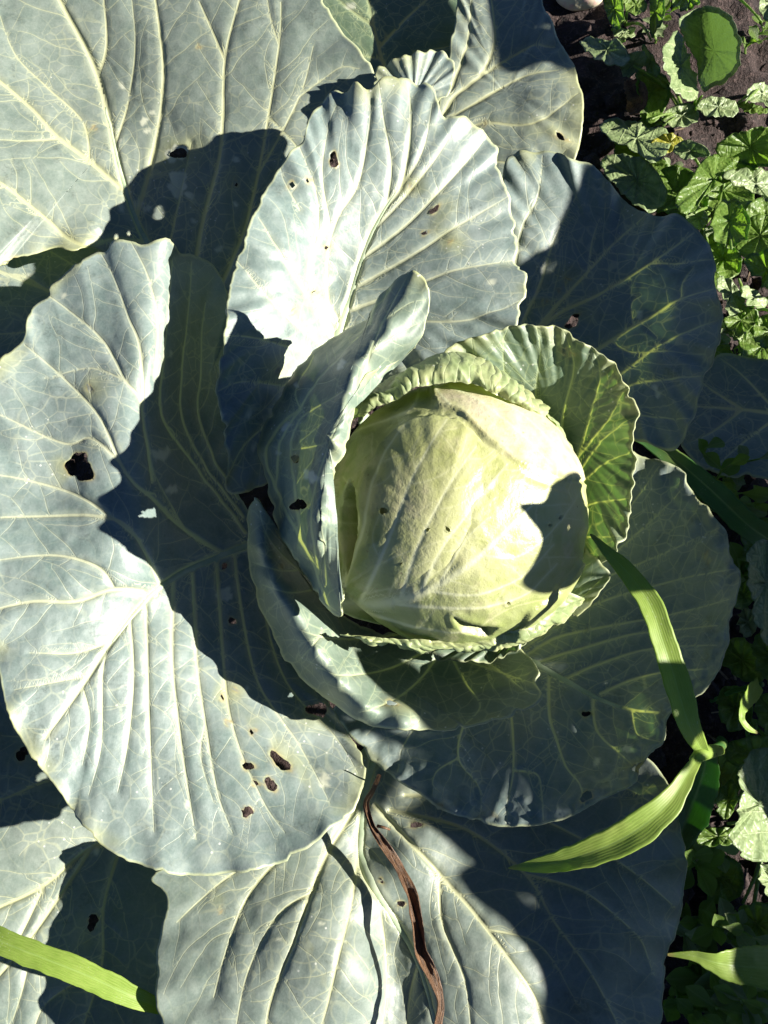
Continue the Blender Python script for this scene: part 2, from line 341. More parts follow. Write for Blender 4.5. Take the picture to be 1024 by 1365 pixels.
# ------------------------------------------------------------------ leaf builder
def leaf(parent, outline, ctrl, centre, veins, holes=(), scars=(), rag=1.2, wave=0.0, wavek=9, puff=1.0, bumps=1.0,
         step=4.2, seed=1, mat=None, spacing=42, gens=2, thick=0.0008, rib=None, name='leaf', label=None, surf=None, blister=0.0):
    rng = random.Random(seed); ORG = np.array(parent.location); veins = [(v[0], v[1] * 1.22, v[2] * 1.15) for v in veins]
    ol = np.asarray(outline, float); dense = catmull(ol, 10, True)
    per = np.linalg.norm(np.diff(np.vstack([dense[:, :2], dense[:1, :2]]), axis=0), axis=1).sum()
    S = int(per / step); b, _ = resample(dense, S, True); b = b[:, :2]
    smooth_b = b.copy()
    tan = np.roll(b, -1, 0) - np.roll(b, 1, 0); nrm = np.stack([tan[:, 1], -tan[:, 0]], -1); nrm /= np.linalg.norm(nrm, axis=1)[:, None] + 1e-9
    s = np.arange(S) * step
    rg = fbm(s / 38.0, s * 0 + seed * 3.3, seed) * 2.6 + fbm(s / 11.0, s * 0 + seed, seed + 5) * 1.6
    tooth = np.clip(fbm(s / 16.0, s * 0 + 7.7, seed + 9, 2) - 0.17, 0, 1) * 14
    b = b + nrm * ((rg - tooth * 0.9) * rag)[:, None] * np.sign((np.cross(tan, b - np.asarray(centre)) * -1).mean() or 1)
    c = np.asarray(centre, float)
    rad = np.linalg.norm(b - c, axis=1); N = max(int(np.percentile(rad, 80) / step), 12)
    t = np.linspace(0, 1, N + 1)[1:]
    G = c + t[:, None, None] * (b - c)[None]                   # N x S x 2
    P = G.reshape(-1, 2)
    if surf is None:
        cp = list(ol) + list(np.asarray(ctrl, float).reshape(-1, 3))
        cp = np.array(cp); zf = tps(cp[:, :2], cp[:, 2]); z = zf(P); zc = zf(c[None])[0]
        X = at(P[:, 0], P[:, 1], z).reshape(N, S, 3); xc = at(c[0], c[1], zc)
    else:
        X = surf(P).reshape(N, S, 3); xc = surf(c[None])[0]
    # normals of the smooth sheet
    dr = np.gradient(X, axis=0); ds = np.roll(X, -1, 1) - np.roll(X, 1, 1)
    nn = np.cross(ds, dr); nn /= np.linalg.norm(nn, axis=-1, keepdims=True) + 1e-12
    fl_ = (nn * (CAM - X)).sum(-1, keepdims=True); flip = np.sign(fl_.mean()); nn = nn * np.where(fl_ < 0, -1.0, 1.0)
    segs = grow_veins(veins, smooth_b, rng, spacing, gens=gens) if gens else [poly_pts(v[0], v[1], v[2]) for v in veins]
    vec, d, w = nearest_vein(P, segs)
    main = [poly_pts(v[0], v[1], v[2]) for v in veins]; _, dm, wm = nearest_vein(P, main)
    edge = ((1 - t)[:, None] * rad[None]).ravel()
    px, py = P[:, 0], P[:, 1]
    disp = puff * (0.00085 * (1 - np.exp(-(dm / 17.0) ** 1.5)) + 0.0003 * (1 - np.exp(-(d / 6.0) ** 2)) - 0.0004 * np.exp(-(dm / 4) ** 2) * wm)
    disp += bumps * (0.0050 * fbm(px / 110, py / 110, seed, 2) + 0.0011 * fbm(px / 30, py / 30, seed + 4, 3))
    fr = np.clip(1 - edge / 110.0, 0, 1) ** 2
    ss = np.tile(np.arange(S) / S, N)
    ph = 2 * math.pi * wavek * ss
    disp += wave * fr * (np.sin(ph + seed) + 0.6 * np.sin(ph * 2.3 + seed * 2) + 0.5 * np.sin(ph * 4.1 + 1))
    if blister:
        be = np.clip(1 - edge / 70.0, 0, 1); be = be * be * (3 - 2 * be)
        disp += blister * be * (np.abs(np.sin(ss * per / 14.0 + 2 * fbm(px / 25, py / 25, seed))) * 0.9 + fbm(px / 12, py / 12, seed + 2) * 1.2)
    X = X + nn * disp.reshape(N, S)[..., None]
    # holes: verts near a hole's rim are moved onto it, faces inside are dropped
    cork = np.zeros(N * S); kill = np.zeros(N * S, bool); soft = np.zeros(N * S, bool)
    for hx, hy, hr, asp, ang in holes:
        q = P - (hx, hy); ca, sa = math.cos(ang), math.sin(ang)
        u = (q[:, 0] * ca + q[:, 1] * sa) / asp; v = -q[:, 0] * sa + q[:, 1] * ca
        rr = np.hypot(u, v); th = np.arctan2(v, u)
        rim = hr * (1 + 0.20 * np.sin(th * 2 + hx) + 0.14 * np.sin(th * 3 + hy) + 0.08 * np.sin(th * 7 + hx))
        ins = rr < rim; near = ins & (rim - rr < 0.8 * step / min(1.0, asp)); kill |= ins & ~near; soft |= ins
        k_ = np.where(near, rim / np.maximum(rr, 1e-3), 1.0); un, vn_ = u * k_ * asp, v * k_
        np_ = np.stack([hx + un * ca - vn_ * sa, hy + un * sa + vn_ * ca], -1); np_ = np.where(near[:, None], np_, P)
        zc_ = X.reshape(-1, 3)[:, 2]; X = (X.reshape(-1, 3) + at(np_[:, 0], np_[:, 1], zc_) - at(P[:, 0], P[:, 1], zc_)).reshape(X.shape)
        cork = np.maximum(cork, np.exp(-np.maximum(rr - rim, 0) / 2.2) * np.clip(.6 + .5 * np.sin(th * 3 + hx), .2, 1))
        edge = np.minimum(edge, np.where(rr > rim * 0.8, np.maximum(rr - rim, 0) + 1.5, edge))
    scar = np.zeros(N * S)
    for sx, sy, sr in scars:
        q = P - (sx, sy); rr = np.hypot(q[:, 0], q[:, 1]); th = np.arctan2(q[:, 1], q[:, 0])
        rim = sr * (1 + 0.25 * np.sin(th * 2 + sx) + 0.18 * np.sin(th * 5 + sy))
        scar = np.maximum(scar, np.clip((rim - rr) / 2.5 + 0.5, 0, 1))
    X = X.reshape(-1, 3)
    quads = grid_quads(N, S, True)
    quads = quads if flip < 0 else quads[:, ::-1]
    # rim lip gives the margin its thickness
    rimi = (N - 1) * S + np.arange(S); nf = nn.reshape(-1, 3)
    low = X[rimi] - nf[rimi] * thick * 1.3; back = X[rimi - S * 2] - nf[rimi - 2 * S] * thick * 1.3
    nv = N * S
    V = np.vstack([X, low, back, xc[None] + nn[0].mean(0) * disp[:S].mean()])
    a = np.arange(S); a2 = (a + 1) % S
    lip = np.vstack([np.stack([rimi[a], rimi[a2], nv + a2, nv + a], -1), np.stack([nv + a, nv + a2, nv + S + a2, nv + S + a], -1)])
    lip = lip if flip < 0 else lip[:, ::-1]
    keep = ~((kill[quads].sum(1) >= 1) | (soft[quads].sum(1) == 4))
    quads = np.vstack([quads[keep], lip])
    ci = nv + 2 * S
    tri = np.stack([np.full(S, ci), a2, a], -1); tri = tri if flip < 0 else tri[:, ::-1]
    ext = lambda arr, cv: np.concatenate([arr, arr[rimi], arr[rimi], [cv]]) if arr.ndim == 1 else np.vstack([arr, arr[rimi], arr[rimi], [cv]])
    tone = np.clip(0.5 + 0.75 * fbm(px / 70, py / 70, seed + 20, 4), 0, 1)
    at_ = {'cork': ext(cork, 0.0), 'tone': ext(tone, tone[0]), 'vn': ext(np.column_stack([vec, d]), (vec[0, 0], vec[0, 1], d[0])), 'vw': ext(w, w[0]), 'edge': ext(edge, 99.0), 'scar': ext(scar, 0.0)}
    ob = new_mesh(name, V, quads, mat or M_OUTER, parent, tris=tri, attrs=at_, origin=ORG)
    if label: ob['label'] = label
    if rib is not None and surf is None:                       # the thick midrib, half sunk in the sheet
        poly, r0, r1 = rib
        pr = catmull(np.asarray(poly, float), 10); L = np.linalg.norm(np.diff(pr[:, :2], axis=0), axis=1).sum()
        pr, _ = resample(pr, max(int(L / 5), 8))
        if pr.shape[1] == 3: zz = pr[:, 2] + 0
        else:
            fi = inside(smooth_b, pr); zz = zf(pr)
        n2 = len(pr); cc = at(pr[:, 0], pr[:, 1], zz)
        from_idx = [int(((P - pr[k, :2]) ** 2).sum(1).argmin()) for k in range(n2)]
        for k in range(n2):
            if ((P[from_idx[k]] - pr[k, :2]) ** 2).sum() < 60: cc[k] = X[from_idx[k]]
        for _ in range(3): cc[1:-1] = (cc[:-2] + cc[1:-1] * 2 + cc[2:]) / 4
        tube(cc, np.linspace(r0, r1, n2), M_RIB, ob, 'midrib', ORG, flat=0.42, seg=10)
    return ob

def tube(c, r, mat, parent, name, origin, flat=1.0, seg=10, up=(0, 0, 1), bump=0.0, seed=0):
    c = np.asarray(c, float); r = np.asarray(r, float); T = np.gradient(c, axis=0); T /= np.linalg.norm(T, axis=1)[:, None] + 1e-12
    up = np.asarray(up, float)
    A = np.cross(T, up); A /= np.linalg.norm(A, axis=1)[:, None] + 1e-9; B = np.cross(A, T)
    th = np.linspace(0, 2 * math.pi, seg, endpoint=False)
    rr = r[:, None] * (1 + bump * np.array([[vnoise(np.array(i * 0.4), np.array(math.cos(q) * 1.5 + math.sin(q)), seed) for q in th] for i in range(len(c))]) if bump else 1)
    rr = np.broadcast_to(rr, (len(c), seg))
    V = c[:, None] + rr[..., None] * (np.cos(th)[None, :, None] * A[:, None] + flat * np.sin(th)[None, :, None] * B[:, None])
    n = len(c)
    V = np.vstack([V.reshape(-1, 3), c[:1], c[-1:]])
    q = grid_quads(n, seg, True); a = np.arange(seg); a2 = (a + 1) % seg
    tr = np.vstack([np.stack([np.full(seg, n * seg), a2, a], -1), np.stack([np.full(seg, n * seg + 1), (n - 1) * seg + a, (n - 1) * seg + a2], -1)])
    return new_mesh(name, V, q, mat, parent, tris=tr, origin=origin)

# ------------------------------------------------------------------ soil
def soil_mat():
    s = NT('soil'); tc = s.n('ShaderNodeTexCoord').outputs['Object']
    a = s.noise(tc, 30, 5, 0.7)[0]; b = s.noise(tc, 170, 4, 0.7)[0]
    col = s.mix(s.ramp(a, 0.3, 0.7), (0.014, 0.008, 0.007), (0.045, 0.026, 0.023))
    col = s.mix(s.math('MULTIPLY', s.ramp(b, 0.52, 0.70), 0.8), col, (0.13, 0.085, 0.078))
    p = s.n('ShaderNodeBsdfPrincipled'); s.put(p.inputs['Base Color'], col); p.inputs['Roughness'].default_value = 0.9
    s.put(p.inputs['Normal'], s.bump(s.math('ADD', a, s.math('MULTIPLY', b, 0.6)), 1.0, 0.010))
    s.t.links.new(p.outputs[0], s.out.inputs[0]); return s.m
M_SOIL = soil_mat()
def axis_pts(lo, hi, st_, far):
    mid_ = np.arange(lo, hi + 1e-6, st_); g = st_ * 1.35 ** np.arange(1, 27); g = np.cumsum(g); g = g[g < far]
    return np.concatenate([lo - g[::-1], mid_, hi + g])
gx = axis_pts(-0.75, 0.95, 0.007, 60); gy = axis_pts(-0.5, 1.1, 0.007, 60)
GX, GY = np.meshgrid(gx, gy)
def soil_z(x, y):
    return 0.020 * fbm(x * 9, y * 9, 3, 3) + 0.013 * fbm(x * 38, y * 38, 8, 3) + 0.006 * np.abs(fbm(x * 90, y * 90, 5, 2))
GZ = soil_z(GX, GY)
soil = new_mesh('ground', np.stack([GX, GY, GZ], -1).reshape(-1, 3), grid_quads(len(gy), len(gx)), M_SOIL)
soil['kind'] = 'structure'
# clods and crumbs
def ico(seed, rough=0.3):
    import bmesh
    bm = bmesh.new(); bmesh.ops.create_icosphere(bm, subdivisions=2, radius=1.0)
    v = np.array([w.co[:] for w in bm.verts]); f = np.array([[w.index for w in q.verts] for q in bm.faces]); bm.free()
    n = 1 + rough * (vnoise(v[:, 0] * 1.7 + 9, v[:, 1] * 1.7 + v[:, 2] * 2.3, seed) * 2 + vnoise(v[:, 0] * 4, v[:, 1] * 4 + v[:, 2] * 5, seed + 1))
    return v * n[:, None], f
rng = random.Random(5); VV = []; FF = []; off = 0
kinds = [ico(k, 0.55) for k in range(5)]
for k in range(4200):
    x = rng.uniform(-0.4, 0.75); y = rng.uniform(-0.25, 0.85); r = rng.choice([0.0015, 0.002, 0.002, 0.003, 0.003, 0.004, 0.006, 0.010]) * rng.uniform(0.7, 1.3)
    if x < 0.05 and y < 0.5 and rng.random() < 0.9: continue
    v, f = kinds[k % 5]; a = rng.uniform(0, 6.28); ca, sa = math.cos(a), math.sin(a)
    v = v @ np.array([[ca, sa, 0], [-sa, ca, 0], [0, 0, 0.75]]) * r
    VV.append(v + (x, y, float(soil_z(np.array(x), np.array(y))) + r * 0.25)); FF.append(f + off); off += len(v)
cl = new_mesh('soil_crumbs', np.vstack(VV), None, M_SOIL, tris=np.vstack(FF)); cl['kind'] = 'stuff'

# ------------------------------------------------------------------ the cabbage
STEM = at(578, 765, 0.15); ROOT = (float(STEM[0]), float(STEM[1]), 0.0)
cab = thing('cabbage_plant', 'big cabbage with pale round head and wide blue-green outer leaves', 'cabbage', ROOT)
ORG = np.array(ROOT)
HC = at(606, 687, 0.25); HR = 0.0940

def attach(px, py, z): return at(px, py, z)
# stem
zs = np.linspace(-0.02, 0.205, 16)
tube(np.stack([np.full(16, STEM[0]) + 0.004 * np.sin(zs * 30), np.full(16, STEM[1]) + (HC[1] - STEM[1]) * np.clip((zs - 0.1) / 0.15, 0, 1), zs], -1), 0.017 + 0.004 * np.sin(zs * 90), M_RIB, cab, 'stem', ORG, seg=14, up=(1, 0, 0), bump=0.25)

# ---- the head
def build_head():
    ax = CAM - HC; ax /= np.linalg.norm(ax); ux = np.cross((0, 1, 0), ax); ux /= np.linalg.norm(ux); uy = np.cross(ax, ux)
    nt, nphi = 190, 420
    th = np.linspace(0.004, R(165), nt); ph = np.linspace(0, 2 * math.pi, nphi, endpoint=False)
    T, Ph = np.meshgrid(th, ph, indexing='ij')
    D = np.cos(T)[..., None] * ax + (np.sin(T) * np.cos(Ph))[..., None] * ux + (np.sin(T) * np.sin(Ph))[..., None] * uy
    D = D.reshape(-1, 3)
    base = HC + D * HR
    x, y = project(base); P = np.stack([x, y], -1); front = T.ravel() < R(84)
    veins = [([(448, 806), (490, 806), (530, 800), (570, 786), (610, 762), (650, 730), (690, 690)], 5.5, 1.2),
             ([(452, 803), (466, 760), (476, 710), (492, 650), (512, 600), (540, 562)], 2.2, 1.0),
             ([(480, 806), (505, 750), (525, 700), (548, 640), (575, 590), (600, 560)], 2.4, 0.9),
             ([(535, 798), (552, 740), (575, 690), (603, 640), (635, 600)], 2.2, 0.9),
             ([(560, 790), (590, 730), (620, 690), (650, 650), (675, 620)], 1.8, 0.8),
             ([(585, 778), (620, 720), (650, 690)], 1.5, 0.7),
             ([(470, 808), (520, 825), (580, 838), (640, 838)], 1.8, 0.7),
             ([(520, 803), (580, 808), (650, 805), (700, 790), (740, 750)], 1.8, 0.7),
             ([(570, 786), (630, 790), (690, 770), (735, 725)], 1.5, 0.7),
             ([(640, 738), (690, 740), (740, 700), (770, 660)], 1.3, 0.6),
             ([(690, 690), (730, 650), (745, 610)], 1.2, 0.6),
             ([(560, 523), (550, 545), (520, 560), (470, 580), (445, 620)], 1.4, 0.8),
             ([(600, 520), (640, 540), (690, 580), (730, 620)], 1.4, 0.7), ([(640, 522), (700, 560), (745, 605)], 1.2, 0.6),
             ([(580, 522), (600, 545)], 1.4, 1.0), ([(437, 660), (442, 720), (450, 790)], 1.6, 1.0)]
    circ = np.array([(612 + 172 * math.cos(a), 688 + 165 * math.sin(a)) for a in np.linspace(0, 6.28, 90)])
    segs = grow_veins([(v[0], v[1] * 1.5, v[2] * 1.5) for v in veins], circ, random.Random(4), 50, gens=1)
    vec, d, w = nearest_vein(P, segs)
    def sd(poly):
        pl = np.array(poly, float); q, ww = poly_pts(np.vstack([pl, pl[:1]]), 1, 1)
        _, dd, _ = nearest_vein(P, [(q, ww)]); return np.where(inside(pl, P), dd, -dd)
    sm = lambda v, a, b: (lambda t: t * t * (3 - 2 * t))(np.clip((v - a) / (b - a), 0, 1))
    az = np.arctan2(D @ uy, D @ ux)
    disp = 0.0020 * fbm(P[:, 0] / 80, P[:, 1] / 80, 2, 3) + 0.0009 * fbm(P[:, 0] / 22, P[:, 1] / 22, 6, 3)
    _, dmn, wmn = nearest_vein(P, [poly_pts(*v) for v in veins])
    disp += 0.00022 * np.exp(-(dmn / (wmn * 3.0)) ** 2) * np.minimum(wmn, 3)
    main = sd([(440, 812), (462, 770), (474, 735), (478, 690), (474, 655), (490, 610), (520, 572), (560, 553), (606, 556), (640, 590), (668, 612), (700, 640), (760, 660), (800, 690), (800, 780), (740, 840), (660, 856), (600, 862), (500, 850)])
    disp += 0.0010 * sm(main, -2.5, 2.5)
    flap = sd([(640, 862), (690, 838), (704, 812), (742, 786), (768, 748), (800, 740), (800, 800), (730, 860)])
    disp += 0.0030 * sm(flap, -2, 2)
    top = sd([(575, 512), (582, 542), (612, 552), (650, 588), (690, 618), (740, 640), (800, 640), (790, 540), (700, 500)])
    disp += 0.0020 * sm(top, -3, 3) + 0.0012 * np.exp(-(top / 5.0) ** 2)
    slit = sd([(468, 640), (474, 660), (476, 700), (474, 740), (468, 772), (463, 765), (458, 730), (456, 690), (460, 655)])
    disp -= 0.020 * sm(slit, -1.0, 4.5)
    left = sd([(425, 640), (452, 640), (455, 680), (456, 730), (462, 775), (450, 800), (425, 790)])
    disp += 0.0026 * sm(left, -2, 2)
    tear = sd([(605, 820), (618, 826), (640, 832), (662, 836), (650, 846), (630, 843), (615, 836)])
    disp -= 0.010 * sm(tear, -1.0, 3.5); disp += 0.0008 * np.exp(-((tear + 5) / 4.0) ** 2) * (P[:, 1] < 834)
    scar = np.zeros(len(P))
    for sx, sy, sr in ((676, 803, 1.5), (730, 700, 1.2), (745, 690, 1.3)):
        q = P - (sx, sy); rr = np.hypot(q[:, 0], q[:, 1]); tt = np.arctan2(q[:, 1], q[:, 0]); rim = sr * (1 + 0.3 * np.sin(tt * 2 + sx) + 0.2 * np.sin(tt * 3 + sy))
        m = np.clip((rim - rr) / 2 + 0.5, 0, 1); scar = np.maximum(scar, m); disp -= 0.003 * m; disp += 0.0006 * np.exp(-((rr - rim - 2) / 2) ** 2)
    scar = np.maximum(scar, 0.9 * sm(tear, 1, 4)); scar = np.where(front, scar, 0)
    rad = np.hypot((P[:, 0] - 655) / 1.0, (P[:, 1] - 650) / 1.0)
    green = sm(rad + 26 * fbm(P[:, 0] / 60, P[:, 1] / 60, 12, 3), 105, 235) * 0.85
    green = np.where(front, green, 0.9)
    disp = np.where(front, disp, 0.0)
    V = HC + D * (HR + disp)[:, None]
    vec = np.where(front[:, None], vec, (60, 0)); d = np.where(front, d, 60)
    new_mesh('head', V, grid_quads(nt, nphi, True), M_HEAD, cab, attrs={'vn': np.column_stack([vec, d]), 'vw': w, 'green': green, 'scar': scar, 'cream': np.where(front, sm(top + 16 * fbm(P[:, 0] / 40, P[:, 1] / 40, 3, 3), -6, 14), 0) * .9}, origin=ORG)
build_head()
def head_surf(P):
    q = np.asarray(P, float); d = ray(q[:, 0], q[:, 1]); d /= np.linalg.norm(d, axis=1)[:, None]; oc = CAM - HC
    k = np.clip((np.hypot((q[:, 0] - 500) / 190, (q[:, 1] - 640) / 200) - .55) / .55, 0, 1); k = k * k * (3 - 2 * k)
    lift = .0042 - .0085 * k + .0012 * fbm(q[:, 0] / 45, q[:, 1] / 45, 5, 2)
    r = HR + lift; b = (d * oc).sum(1); disc = np.maximum(b * b - (oc @ oc - r * r), 1e-9); return CAM + d * (-b - np.sqrt(disc))[:, None]
V0 = lambda pts, a, b: (pts, a * 1.2, b * 1.2)
hl = leaf(cab, [(446, 806, 0), (458, 778, 0), (470, 745, 0), (479, 700, 0), (478, 660, 0), (490, 618, 0), (512, 584, 0), (540, 562, 0), (566, 552, 0), (600, 554, 0), (626, 570, 0), (644, 592, 0), (672, 612, 0), (704, 640, 0), (735, 668, 0), (755, 705, 0), (748, 750, 0), (715, 795, 0), (670, 822, 0), (610, 834, 0), (540, 836, 0), (480, 826, 0)], [], (580, 700),
     [V0([(448, 806), (490, 806), (530, 800), (570, 786), (610, 762), (650, 730), (690, 690)], 5.5, 1.2), V0([(452, 803), (466, 760), (482, 710), (494, 650), (514, 600), (540, 566)], 2.2, 1.0), V0([(480, 806), (505, 750), (525, 700), (548, 640), (575, 590), (596, 558)], 2.4, .9), V0([(535, 798), (552, 740), (575, 690), (603, 640), (635, 595)], 2.2, .9), V0([(560, 790), (590, 730), (620, 690), (650, 650), (672, 618)], 1.8, .8), V0([(585, 778), (620, 720), (650, 690), (690, 650)], 1.5, .7), V0([(470, 808), (520, 820), (580, 830), (640, 826)], 1.8, .7), V0([(520, 803), (580, 808), (650, 805), (710, 785)], 1.8, .7), V0([(570, 786), (630, 790), (690, 770), (735, 725)], 1.5, .7), V0([(640, 738), (690, 740), (740, 700)], 1.3, .6)],
     holes=[H0 for H0 in ((511, 681, 5, .9, .3), (597, 706, 3.6, 1, .5), (570, 706, 2.6, 1, 0), (535, 752, 2.6, 1, .2))], scars=[], rag=.8, wave=.0004, puff=.25, bumps=.22, step=3.0, seed=61, gens=1, spacing=40, mat=M_HEAD, thick=.0014, surf=head_surf, label='outermost leaf wrapped round the head, its veins fanning from the base')
_c = np.empty(len(hl.data.vertices) * 3, np.float32); hl.data.vertices.foreach_get('co', _c); _c = _c.reshape(-1, 3) + ORG
_x, _y = project(_c); _r = np.hypot(_x - 655, _y - 650) + 26 * fbm(_x / 60, _y / 60, 12, 3); _g = np.clip((_r - 105) / 130, 0, 1)
_a = hl.data.attributes.new('green', 'FLOAT', 'POINT'); _a.data.foreach_set('value', (_g * _g * (3 - 2 * _g) * .85).astype(np.float32))
hl.data.attributes['scar'].data.foreach_set('value', np.zeros(len(_x), np.float32))

# ---- outer leaves, traced as (x, y, height)
V = lambda pts, a=2.2, b=0.8: (pts, a, b)
H_ = lambda x, y, r, asp=1.0, ang=0.0: (x, y, r, asp, ang)

# upper left leaf
leaf(cab, [(-140, -90, .262), (60, -140, .250), (260, -120, .248), (400, -70, .252), (432, 0, .250), (455, 40, .244), (482, 76, .238), (498, 100, .234), (499, 122, .230), (470, 160, .222), (430, 230, .208), (390, 300, .196), (350, 370, .184), (300, 420, .174), (240, 420, .172), (180, 380, .178), (132, 332, .190), (98, 340, .196), (74, 330, .200), (30, 342, .206), (0, 352, .212), (-80, 360, .232), (-170, 260, .262), (-190, 80, .270)],
     [(195, 320, .178), (165, 245, .192), (130, 100, .212), (85, 10, .226), (300, 100, .228), (60, 220, .216), (300, 250, .205), (215, 60, .228), (380, 90, .234)],
     (190, 140),
     [V([(300, 420), (240, 375), (195, 320), (165, 245), (130, 100), (85, 10), (50, -60)], 5, 2.5), V([(160, 250), (120, 215), (75, 180), (40, 140), (0, 105), (-60, 60)], 3.2, 1.6),
      V([(182, 290), (205, 200), (218, 110), (212, 40), (200, -40)], 3, 1.4), V([(255, 385), (270, 290), (295, 190), (300, 80), (318, 0), (330, -50)], 3, 1.2), V([(300, 80), (285, 45), (265, 0)], 1.8, 1.2),
      V([(285, 400), (330, 290), (358, 155), (372, 60), (374, 0)], 2.6, 1.1), V([(345, 230), (400, 130), (418, 60)], 1.6, .8), V([(130, 100), (142, 60), (140, 0)], 2, 1.2),
      V([(205, 325), (150, 320), (110, 330), (60, 290), (0, 245), (-70, 220)], 3, 1.6), V([(155, 190), (172, 130), (180, 60), (176, 0)], 1.6, .8), V([(120, 215), (110, 160), (60, 110), (20, 70), (0, 20)], 1.5, .8),
      V([(358, 155), (400, 200), (420, 240)], 1.4, .8), V([(80, 185), (40, 188), (0, 187)], 1.4, .9), V([(225, 330), (240, 260), (255, 190)], 1.6, .9), V([(372, 60), (360, 20), (352, -30)], 1.2, .8), V([(400, 130), (450, 95), (480, 95)], 1.1, .7)],
     holes=[H_(18, 357, 13, 1.3), H_(239, 205, 7, 1.5, -.5), H_(125, 170, 3, 1, 0), H_(265, 62, 2.5), H_(314, 245, 3.5, .8)],
     scars=[(237, 245, 14), (235, 205, 12), (163, 115, 4), (192, 162, 5), (197, 175, 4), (162, 279, 5), (185, 273, 6), (197, 279, 5), (252, 260, 5), (315, 213, 4), (314, 272, 3), (258, 295, 3), (292, 332, 4), (132, 312, 4), (203, 150, 3), (161, 188, 2)],
     rag=1.0, wave=.0035, wavek=7, puff=1.25, seed=11, gens=1, spacing=34, mat=M_OLD, rib=([(420, 560, .150), (330, 460, .163), (255, 390, .171), (195, 320, .178), (165, 245, .192), (140, 140, .207)], .0075, .0012), label='broad grey-green leaf with yellow veins beneath the upright pale leaf')

# dark leaf below it
leaf(cab, [(-90, 280, .165), (40, 280, .165), (160, 300, .160), (230, 380, .152), (220, 470, .148), (140, 540, .150), (40, 560, .158), (-70, 520, .170), (-120, 400, .175)], [(60, 420, .160)], (60, 415),
     [V([(230, 470), (150, 425), (60, 385), (-40, 345)], 3.5, 1.5), V([(150, 425), (60, 440), (-40, 450)]), V([(60, 385), (20, 365), (-40, 385)]), V([(180, 440), (120, 370), (60, 330)])], seed=12, scars=[(40, 368, 4)], rag=.8, step=6)

# top leaves behind
leaf(cab, [(420, -60, .136), (520, -110, .136), (620, -60, .136), (640, 40, .136), (620, 130, .136), (540, 180, .136), (470, 150, .136), (430, 60, .136)], [(540, 30, .140)], (530, 35),
     [V([(550, 190), (520, 110), (500, 40), (480, -60)], 3, 1.5), V([(505, 60), (545, 20), (600, -30)]), V([(515, 90), (560, 70), (600, 60)]), V([(495, 30), (460, 5), (430, -20)]), V([(510, 75), (470, 70), (440, 60)], 1.6, .8)], seed=13, step=5, scars=[(467, 6, 5)], mat=M_INNER, label='dark green leaf in shade behind the others')
leaf(cab, [(615, -70, .185), (700, -60, .185), (725, 15, .188), (750, 60, .190), (768, 100, .192), (776, 150, .190), (774, 190, .186), (760, 225, .180), (730, 260, .170), (680, 280, .165), (620, 260, .162), (585, 220, .165), (580, 160, .172), (596, 90, .180), (608, 20, .186)],
     [(680, 100, .186), (650, 190, .176), (640, 60, .188), (720, 150, .189)], (675, 120),
     [V([(560, 260), (590, 150), (640, 100), (700, 65), (740, 60)], 3.4, 1.2), V([(585, 165), (640, 130), (700, 100), (755, 95)], 2.4, 1), V([(580, 200), (640, 165), (710, 165), (770, 130)], 2.4, 1), V([(640, 100), (660, 50), (650, -40)], 2.2, 1), V([(600, 120), (622, 60), (630, -20)], 2, 1), V([(600, 225), (660, 215), (720, 225), (755, 200)], 1.8, .8)],
     holes=[H_(748, 184, 4, 2, .3), H_(645, 165, 3)], seed=14, gens=1, spacing=34, mat=M_OLD, wave=.003, wavek=6, rag=.8, puff=1.4, label='pale grey-green rounded leaf, bare soil beside it')
leaf(cab, [(498, 105, .262), (515, 84, .268), (545, 72, .272), (580, 63, .272), (600, 74, .270), (607, 95, .266), (598, 122, .262), (584, 145, .258), (570, 220, .245), (520, 220, .245)], [], (552, 130),
     [V([(545, 220), (552, 140), (560, 75)], 2, .8), V([(548, 170), (580, 110), (598, 90)], 1.2, .7), V([(548, 170), (525, 120), (515, 95)], 1.2, .7)], seed=15, step=3, wave=.002, wavek=6, puff=.7, rag=1.0)

